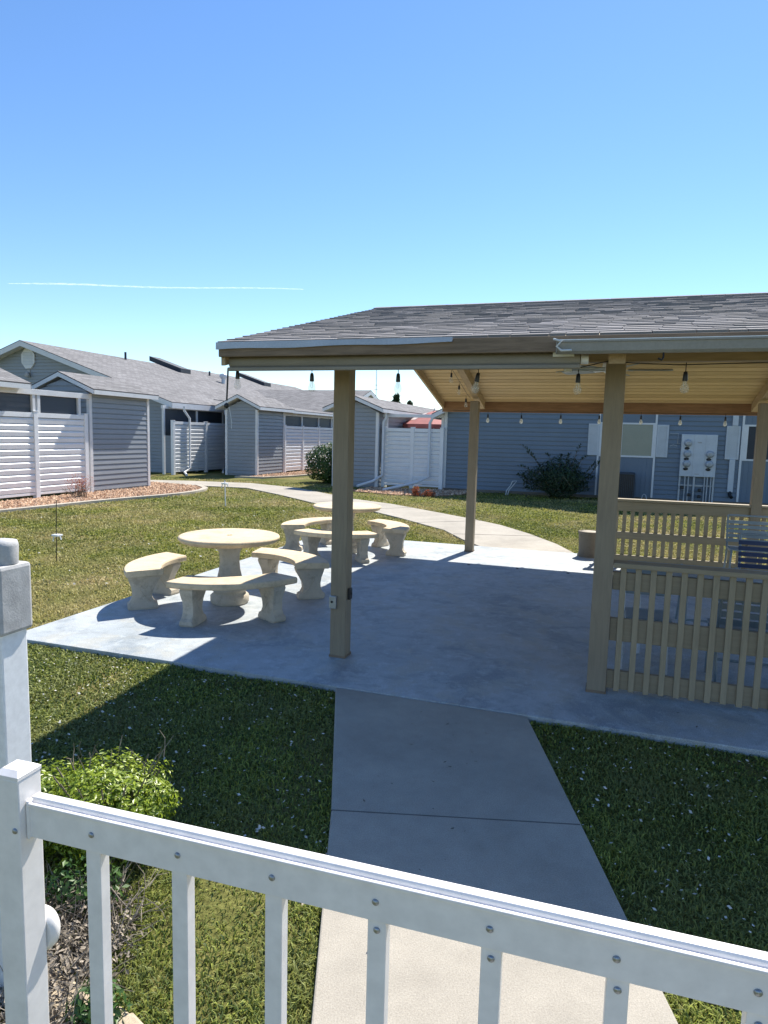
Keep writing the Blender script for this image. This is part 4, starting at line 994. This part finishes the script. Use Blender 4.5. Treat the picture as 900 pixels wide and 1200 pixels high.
# air conditioner
AC=root('air_conditioner','dark air conditioner unit standing under the window of the blue wall','air conditioner',2.55,17.25,GZ); oo=(2.55,17.25,GZ)
a0,a1,b0,b1=2.08,2.92,16.85,17.6
mb=MB(); mb.box(a0,a1,b0,b1,GZ,.02); P('pad',mb,M['curb'],AC,*oo)
mb=MB(); mb.box(a0+.03,a1-.03,b0+.03,b1-.03,.021,.80); P('coil',mb,M['black'],AC,*oo)
mb=MB()
for i in range(15): mb.box(a0+.02+i*.055,a0+.042+i*.055,b0,b0+.025,.05,.78)
for i in range(13): mb.box(a1-.025,a1,b0+.04+i*.055,b0+.062+i*.055,.05,.78)
P('grille',mb,M['acunit'],AC,*oo)
mb=MB(); mb.box(a0,a1,b0,b1,.801,.86); P('lid',mb,M['acunit'],AC,*oo,bevel=.015)
mb=MB(); mb.box(a0+.16,a0+.24,b0-.008,b0-.001,.60,.66); P('badge',mb,M['trim'],AC,*oo)
mb=MB(); mb.tube([(-1.08,17.35,GZ),(-1.06,17.35,.10),(-.93,17.37,.28),(-.88,17.38,.42),(-.74,17.38,.44),(-.82,17.37,.32),(-.98,17.36,.12),(-1.02,17.36,GZ)],.017,8)
single('garden_hook',mb,M['tube'],-1,17.35,GZ,'thin looped white pipe standing before the blue wall','pipe')
mb=MB(); mb.tube([(3.15,17.4,GZ),(3.19,17.4,.16),(3.24,17.4,.20),(3.29,17.4,.16),(3.33,17.4,GZ)],.012,6)
single('hose_bib',mb,M['tube'],3.2,17.4,GZ,'small white pipe loop right of the air conditioner','pipe')

# ------------------------------------------------------------------ plants
def leaves(mb,cen,rad,n,size,shape=lambda d:1.0,inner=.45,flat=.5,cube=0,curl=.25,w=.5):
    c=Vector(cen)
    for i in range(n):
        d=Vector((random.gauss(0,1),random.gauss(0,1),random.gauss(0,1))).normalized()
        if cube:
            mx=max(abs(d.x),abs(d.y),abs(d.z)); d=d.lerp(d/mx,cube)
        rr=(inner+(1-inner)*random.random()**.6)*shape(d)
        p=c+Vector((d.x*rad[0],d.y*rad[1],d.z*rad[2]))*rr
        nrm=(d+Vector((random.uniform(-1,1),random.uniform(-1,1),random.uniform(-.3,1)))*.8).normalized()
        a=nrm.cross(Vector((random.uniform(-1,1),random.uniform(-1,1),random.uniform(-1,1)))).normalized(); b=nrm.cross(a)
        s=size*random.uniform(.6,1.25)
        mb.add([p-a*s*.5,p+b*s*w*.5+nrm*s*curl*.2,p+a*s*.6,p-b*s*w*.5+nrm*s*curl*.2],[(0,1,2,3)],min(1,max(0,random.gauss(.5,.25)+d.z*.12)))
def twigs(mb,cen,n,L,rad,up=.8,r=.003):
    for i in range(n):
        p=Vector(cen)+Vector((random.uniform(-1,1)*rad[0],random.uniform(-1,1)*rad[1],random.uniform(0,1)*rad[2])); d=Vector((random.gauss(0,1),random.gauss(0,1),up*random.uniform(.2,1.6))).normalized()
        pts=[p]; 
        for k in range(3):
            d=(d+Vector((random.gauss(0,.3),random.gauss(0,.3),random.gauss(0,.2)))).normalized(); pts.append(pts[-1]+d*L/3*random.uniform(.6,1.2))
        mb.tube(pts,[r,r*.8,r*.6,r*.3],4,random.random(),False,False)
# near shrub (world coordinates)
SR=root('leafy_shrub','bright green leafy shrub behind the white railing','shrub',0,0,loc=(-1.20,2.80,GZ),rz=0)
mb=MB(); bump_=lambda d:1+.10*math.sin(5*d.x+2)+.08*math.sin(7*d.y+d.z*4)
leaves(mb,(0,0,.29),(.31,.25,.24),9500,.027,bump_,.5,cube=.45,w=.45)
leaves(mb,(-.30,-.02,.26),(.24,.25,.22),4800,.027,bump_,.5,cube=.4,w=.45)
leaves(mb,(.0,-.05,.14),(.34,.24,.16),900,.030,bump_,.2,w=.55)
f_=mb.build('foliage',M['leaf'],SR); f_.scale=(.90,.92,.76)
mb=MB()
for a in range(14):
    th=a*.45; mb.tube([(0,0,0),(.10*math.cos(th),.08*math.sin(th),.18),(.22*math.cos(th),.18*math.sin(th),.40)],[.008,.006,.003],5,.3,False)
mb.build('stem',M['dry'],SR)
mb=MB()
for i in range(16):
    x,y=random.uniform(-.30,.20),random.uniform(.02,.25); pts=[Vector((x,y,.33))]; d=Vector((random.gauss(0,.35),random.gauss(0,.3),1)).normalized()
    for k in range(3): d=(d+Vector((random.gauss(0,.3),random.gauss(0,.3),0))).normalized(); pts.append(pts[-1]+d*random.uniform(.03,.06))
    mb.tube(pts,[.0028,.0024,.002,.001],4,random.uniform(.1,.7),False,False)
mb.build('dead_twig',M['dry'],SR)
DB=root('dry_shrub','tangle of bare grey twigs beside the white railing post','shrub',0,0,loc=(-1.02,2.12,GZ),rz=0)
mb=MB(); twigs(mb,(-.08,0,.0),760,.16,(.20,.40,.07),.7,.0024); mb.build('twig',M['dry'],DB)
mb=MB(); leaves(mb,(-.06,0,.05),(.24,.44,.08),2600,.022,inner=.1); mb.build('withered_leaf',M['dry'],DB)
mb=MB(); leaves(mb,(.16,-.22,.07),(.10,.08,.10),620,.028,inner=.2); leaves(mb,(-.12,.30,.10),(.18,.10,.12),500,.028,inner=.2); mb.build('foliage',M['leafmid'],DB)
# edging pavers
for i,(x,y,a,lx,ly,lab) in enumerate(((-1.02,1.99,-.55,.10,.055,'tan edging paver half buried in dry twigs nearest the white post'),(-.865,1.915,-.6,.10,.06,'tan edging paver in the middle of the row of three'),(-.715,1.80,-.7,.12,.07,'tan edging paver farthest right in the row of three'))):
    mb=MB(); mb.box(-lx,lx,-ly,ly,-.04,.045); o_=mb.build('edging_paver',M['edging'],None,(0,0,0),.012); o_.location=(x,y,GZ+.01); o_.rotation_euler=(.03,-.02,a); tag(o_,lab,'paver','tan edging pavers by the railing')
# hedge by the far fence
HB=root('round_bush','dense clipped green bush at the far fence, half behind the post','bush',-8.05,18.9,GZ); 
mb=MB(); leaves(mb,(0,0,.72),(.92,.8,.78),7000,.085,lambda d:1+.07*math.sin(6*d.x+1)+.06*math.sin(8*d.z+3*d.y),.62,cube=.35,w=.6); mb.build('foliage',M['leafmid'],HB)
mb=MB(); mb.tube([(0,0,0),(0,0,.8)],.05,8); twigs(mb,(0,0,.1),40,.9,(.2,.2,.3),1.2,.012); mb.build('trunk',M['dry'],HB)
# loose dark bush before the blue wall
WB=root('wild_bush','large dark unclipped bush with long sprigs against the blue wall','bush',.62,17.15,GZ)
mb=MB(); leaves(mb,(0,-.1,.62),(1.12,.55,.66),6500,.095,lambda d:1+.16*math.sin(5*d.x+1)+.10*math.sin(9*d.z),.3,w=.33)
def sprig(mb,tw,base,tip,n=46,sz=.11):
    b=Vector(base);t=Vector(tip); mid=(b+t)/2+Vector((0,0,.12)); pts=[b,mid,t]; tw.tube(pts,[.012,.008,.003],5,.3,False)
    for i in range(n):
        f=i/n; p=b.lerp(mid,f*2) if f<.5 else mid.lerp(t,f*2-1)
        d=(t-b).normalized(); side=Vector((random.gauss(0,1),random.gauss(0,1),random.gauss(0,1))); side=(side-d*side.dot(d)).normalized(); q=(d*.6+side).normalized(); w=q.cross(Vector((0,0,1))).normalized()*sz*.16
        mb.add([p,p+q*sz*.5+w,p+q*sz,p+q*sz*.5-w],[(0,1,2,3)],random.random())
tw=MB()
for b_,t_ in (((-.55,0,.9),(-1.28,-.05,1.72)),((-.5,0,.8),(-1.05,-.1,1.45)),((-.2,0,1.0),(-.45,0,1.42)),((0,0,1),(.05,0,1.40)),((.4,0,1.0),(.62,-.05,1.75)),((.5,0,.9),(.85,0,1.38)),((.8,0,.8),(1.35,-.1,1.25)),((-.7,0,.6),(-1.3,-.1,1.0)),((.9,0,.7),(1.55,-.1,1.42)),((.2,0,1.0),(.3,0,1.45)),((-.9,0,.4),(-1.35,-.2,.7))): sprig(mb,tw,b_,t_)
twigs(tw,(0,0,.1),60,1.0,(.5,.2,.3),1.4,.01)
mb.build('foliage',M['leafdark'],WB); tw.build('branch',M['dry'],WB)
# small red dry plant and rocks
RP=root('dry_plant','small reddish dry plant at the edge of the gravel by the path','plant',-3.45,15.1,GZ)
mb=MB(); leaves(mb,(-.12,0,.14),(.13,.12,.2),160,.11,inner=.1,w=.3); leaves(mb,(.28,0,.10),(.24,.14,.14),220,.10,inner=.1,w=.3); mb.build('foliage',M['dryred'],RP)
mb=MB(); twigs(mb,(0,0,0),30,.25,(.3,.1,.02),1.5,.006); mb.build('stem',M['dry'],RP)
# orange dry grass plume on the near gravel bed
OP=root('dry_weed','thin orange dry weed growing at the near gravel bed','weed',-11.3,9.3,GZ)
mb=MB(); leaves(mb,(0,0,.42),(.48,.3,.26),520,.06,inner=.1,w=.18); mb.build('foliage',M['dryred'],OP)
mb=MB(); twigs(mb,(0,0,0),60,.5,(.2,.15,.05),2.2,.006); mb.build('stem',M['dry'],OP)

# garden stake lights
def stake(label,s,t,h,mat,bent):
    r=root('stake_light',label,'garden light',s,t,GZ,group='stake lights in the lawn'); o=(s,t,GZ)
    mb=MB(); mb.tube([(s,t,GZ),(s+bent*.4,t,GZ+h*.5),(s+bent,t,GZ+h)],.006 if mat=='black' else .014,6); P('stake',mb,M[mat],r,*o)
    z=GZ+h*.86 if mat!='black' else GZ+h*.42
    k=1 if mat!='black' else .75
    mb=MB(); x=s+bent*.8
    mb.box(x-.075*k,x+.075*k,t-.05,t+.05,z,z+.035*k); mb.tube([(x-.07*k,t,z),(x-.10*k,t,z-.10*k)],.014*k,6); mb.tube([(x+.07*k,t,z),(x+.095*k,t,z-.06*k)],.014*k,6); P('lamp_head',mb,M['vinyl'],r,*o,bevel=.006)
    return r
stake('thin dark garden stake with white clip in the left lawn',-5.245,2.30,.88,'black',.03)
stake('white stake light in the lawn by the end of the near curb',-6.97,9.52,.66,'vinyl',-.02)

# ------------------------------------------------------------------ white rail in the foreground
RA=-16.86*PI/180
RL=root('guard_railing','white aluminium guard railing running across the foreground','railing',0,0,loc=(-.7202,1.3481,0),rz=RA)
mb=MB()
# post
mb.box(-.104,-.040,-.020,.043,GZ,1.098); po=mb.build('post',M['alu'],RL,(0,0,0),.003)
mb=MB(); mb.box(-.105,-.039,-.021,.044,1.0985,1.1062)
mb.add([(-.105,-.021,1.1064),(-.039,-.021,1.1064),(-.039,.044,1.1064),(-.105,.044,1.1064),(-.092,-.008,1.116),(-.052,-.008,1.116),(-.052,.031,1.116),(-.092,.031,1.116)],[(0,1,5,4),(1,2,6,5),(2,3,7,6),(3,0,4,7),(4,5,6,7)])
mb.build('post_cap',M['alu'],po)
# rail with a ridged top
E1=2.6
pr=[(0,.964),(0,1.034),(-.004,1.036),(-.004,1.042),(.001,1.0435),(.004,1.0405),(.008,1.0405),(.010,1.0465),(.013,1.050),(.032,1.050),(.034,1.046),(.034,.964)]
mb=MB(); k=len(pr); vs=[(x,y,z) for x in(-.036,E1) for y,z in pr]
mb.add(vs,[(i,k+i,k+(i+1)%k,(i+1)%k) for i in range(k)]+[tuple(range(k)),tuple(range(2*k-1,k-1,-1))])
rl=mb.build('top_rail',M['alu'],RL,(0,0,0),.001)
mb=MB(); mb.box(-.039,E1,0,.03,.04,.09); mb.build('bottom_rail',M['alu'],RL,(0,0,0),.002)
for i in range(12):
    x=.111+.2095*i; mb=MB(); mb.box(x,x+.036,.003,.031,.0905,.9638); mb.build('baluster',M['alu'],RL,(0,0,0),.0015)
def bolt(x,y,z,par):
    m_=Matrix.Translation((x,y,z))@Matrix.Rotation(PI/2,4,'X'); mb=MB(); mb.lathe([(.0065,0),(.0065,.0015),(.0045,.0035),(.001,.004)],0,0,14,m=m_); mb.build('bolt',M['bolt'],par)
for i in range(12): bolt(.129+.2085*i,0,1.002,rl)
for i in range(3,12): bolt(.129+.2095*i,.003,.945,rl)
bolt(-.052,-.020,.985,po)
mb=MB(); mb.box(-.0395,-.030,-.004,.038,.958,1.047); mb.build('bracket',M['alu'],rl,(0,0,0),.004)
mb=MB(); mb.lathe([(.035,0),(.042,.008),(.042,.022),(.034,.032),(.008,.036)],0,0,28,m=Matrix.Translation((-.066,.044,.698))@Matrix.Rotation(-PI/2,4,'X')@Matrix.Scale(1.25,4,(0,1,0))); mb.build('latch_cover',M['alu'],po)
# thick post at the left
GP=root('gate_post','thick white post with a weathered grey collar and cap at the left edge','post',0,0,loc=(-1.182,2.02,0),rz=RA)
mb=MB(); mb.box(-.05,.05,-.05,.05,GZ,1.25); mb.build('shaft',M['vinyl'],GP,(0,0,0),.006)
mb=MB(); mb.box(-.064,.064,-.064,.064,1.215,1.43); mb.build('collar',M['oldcap'],GP,(0,0,0),.012)
mb=MB(); mb.lathe([(.046,1.4305),(.048,1.485),(.044,1.50),(.02,1.505)],.012,.0,28); mb.build('cap',M['oldcap'],GP)

# ------------------------------------------------------------------ far things
def pine(label,x,y,h,cr):
    r=root('pine_tree',label,'tree',0,0,loc=(x,y,GZ),rz=0,group='far pine trees')
    mb=MB(); mb.tube([(0,0,0),(.1,0,h*.5),(0,.1,h*.97)],[.3,.2,.04],8,.4); 
    mb.build('trunk',M['dry'],r); mb=MB()
    for i in range(15):
        z=h*(.55+.45*i/15); rr=cr*(1.05-.8*(i/15))*random.uniform(.7,1.15)
        for q in range(3):
            a=random.uniform(0,6.28); leaves(mb,(rr*.55*math.cos(a),rr*.55*math.sin(a),z),(rr*.6,rr*.6,cr*.28),70,.42,inner=.1,w=.4)
    mb.build('crown',M['pine'],r)
def ray_at(px,d):  # plain bearing helper used for far things
    return ((px-450)/782*d,d)
pine('taller far pine rising above the roofs left of the pavilion',*ray_at(461,118),8.9,1.9)
pine('shorter far pine right of the taller one above the roofs',*ray_at(477,125),8.2,1.6)
AN=root('radio_mast','thin grey radio mast above the roofs left of the pavilion','antenna',0,0,loc=(*ray_at(437.5,62),GZ),rz=0)
mb=MB(); mb.tube([(0,0,0),(0,0,7.9)],[.06,.03],6); mb.build('mast',M['metal'],AN)
mb=MB(); mb.tube([(-.18,0,6.0),(.18,0,6.0)],.02,5); mb.tube([(-.12,0,6.4),(.12,0,6.4)],.02,5); mb.build('aerial',M['metal'],AN)
# contrail, a thin trail 900 m up
mb=MB(); n=40; pts=[];rs=[]
D0,D1=(-3050,5500,1130),(-700,5600,1160)
for i in range(n+1):
    f=i/n; pts.append((D0[0]+(D1[0]-D0[0])*f,D0[1]+(D1[1]-D0[1])*f,D0[2]+(D1[2]-D0[2])*f+6*math.sin(f*9))); rs.append(7*(.25+min(1,f*7)*(1-f*.75)) )
mb.tube([(p[0]-D0[0],p[1]-D0[1],p[2]-D0[2]) for p in pts],rs,12)
o=mb.build('contrail',M['contrail']); o.location=D0; o['kind']='stuff'; tag(o,'thin white aircraft trail low in the blue sky','contrail')

# ================================================================== camera, light
cam=bpy.data.cameras.new('camera'); co=bpy.data.objects.new('camera',cam); col.objects.link(co); scene.camera=co
R_=Vector((0.99969989,0.00281101,0.02433574)); U_=Vector((-0.02449755,0.11471225,0.99309666)); F_=Vector((0,0.99339478,-0.11474669))
mt=Matrix((R_,U_,-F_)).transposed().to_4x4(); mt.translation=Vector((0,0,1.85)); co.matrix_world=mt
cam.sensor_fit='HORIZONTAL'; cam.sensor_width=36; cam.lens=36*782/900; cam.clip_start=.05; cam.clip_end=20000
SUN_AZ=math.radians(29.0); SUN_EL=math.radians(51.3)
d=Vector((math.sin(SUN_AZ)*math.cos(SUN_EL),math.cos(SUN_AZ)*math.cos(SUN_EL),math.sin(SUN_EL)))
sl=bpy.data.lights.new('sun','SUN'); sl.energy=5.0; sl.angle=math.radians(.5); sl.color=(1,.945,.85)
so_=bpy.data.objects.new('sun',sl); col.objects.link(so_); so_.rotation_euler=d.to_track_quat('Z','Y').to_euler(); so_.location=(0,0,30)
w=bpy.data.worlds.new('World'); scene.world=w; w.use_nodes=True; nt=w.node_tree; bg=nt.nodes['Background']
sk=nt.nodes.new('ShaderNodeTexSky'); sk.sky_type='NISHITA'; sk.sun_disc=False; sk.sun_elevation=SUN_EL; sk.sun_rotation=SUN_AZ
sk.air_density=1.0; sk.dust_density=.05; sk.ozone_density=3.5; sk.altitude=0
hs=nt.nodes.new('ShaderNodeHueSaturation'); hs.inputs['Saturation'].default_value=1.14; hs.inputs['Hue'].default_value=.5035; nt.links.new(sk.outputs[0],hs.inputs['Color']); nt.links.new(hs.outputs[0],bg.inputs['Color']); bg.inputs['Strength'].default_value=.108
vs_=scene.view_settings; vs_.view_transform='Standard'; vs_.look='None'; vs_.exposure=0.86; vs_.gamma=1
scene.render.engine='CYCLES'
scene.render.resolution_x=768; scene.render.resolution_y=1024
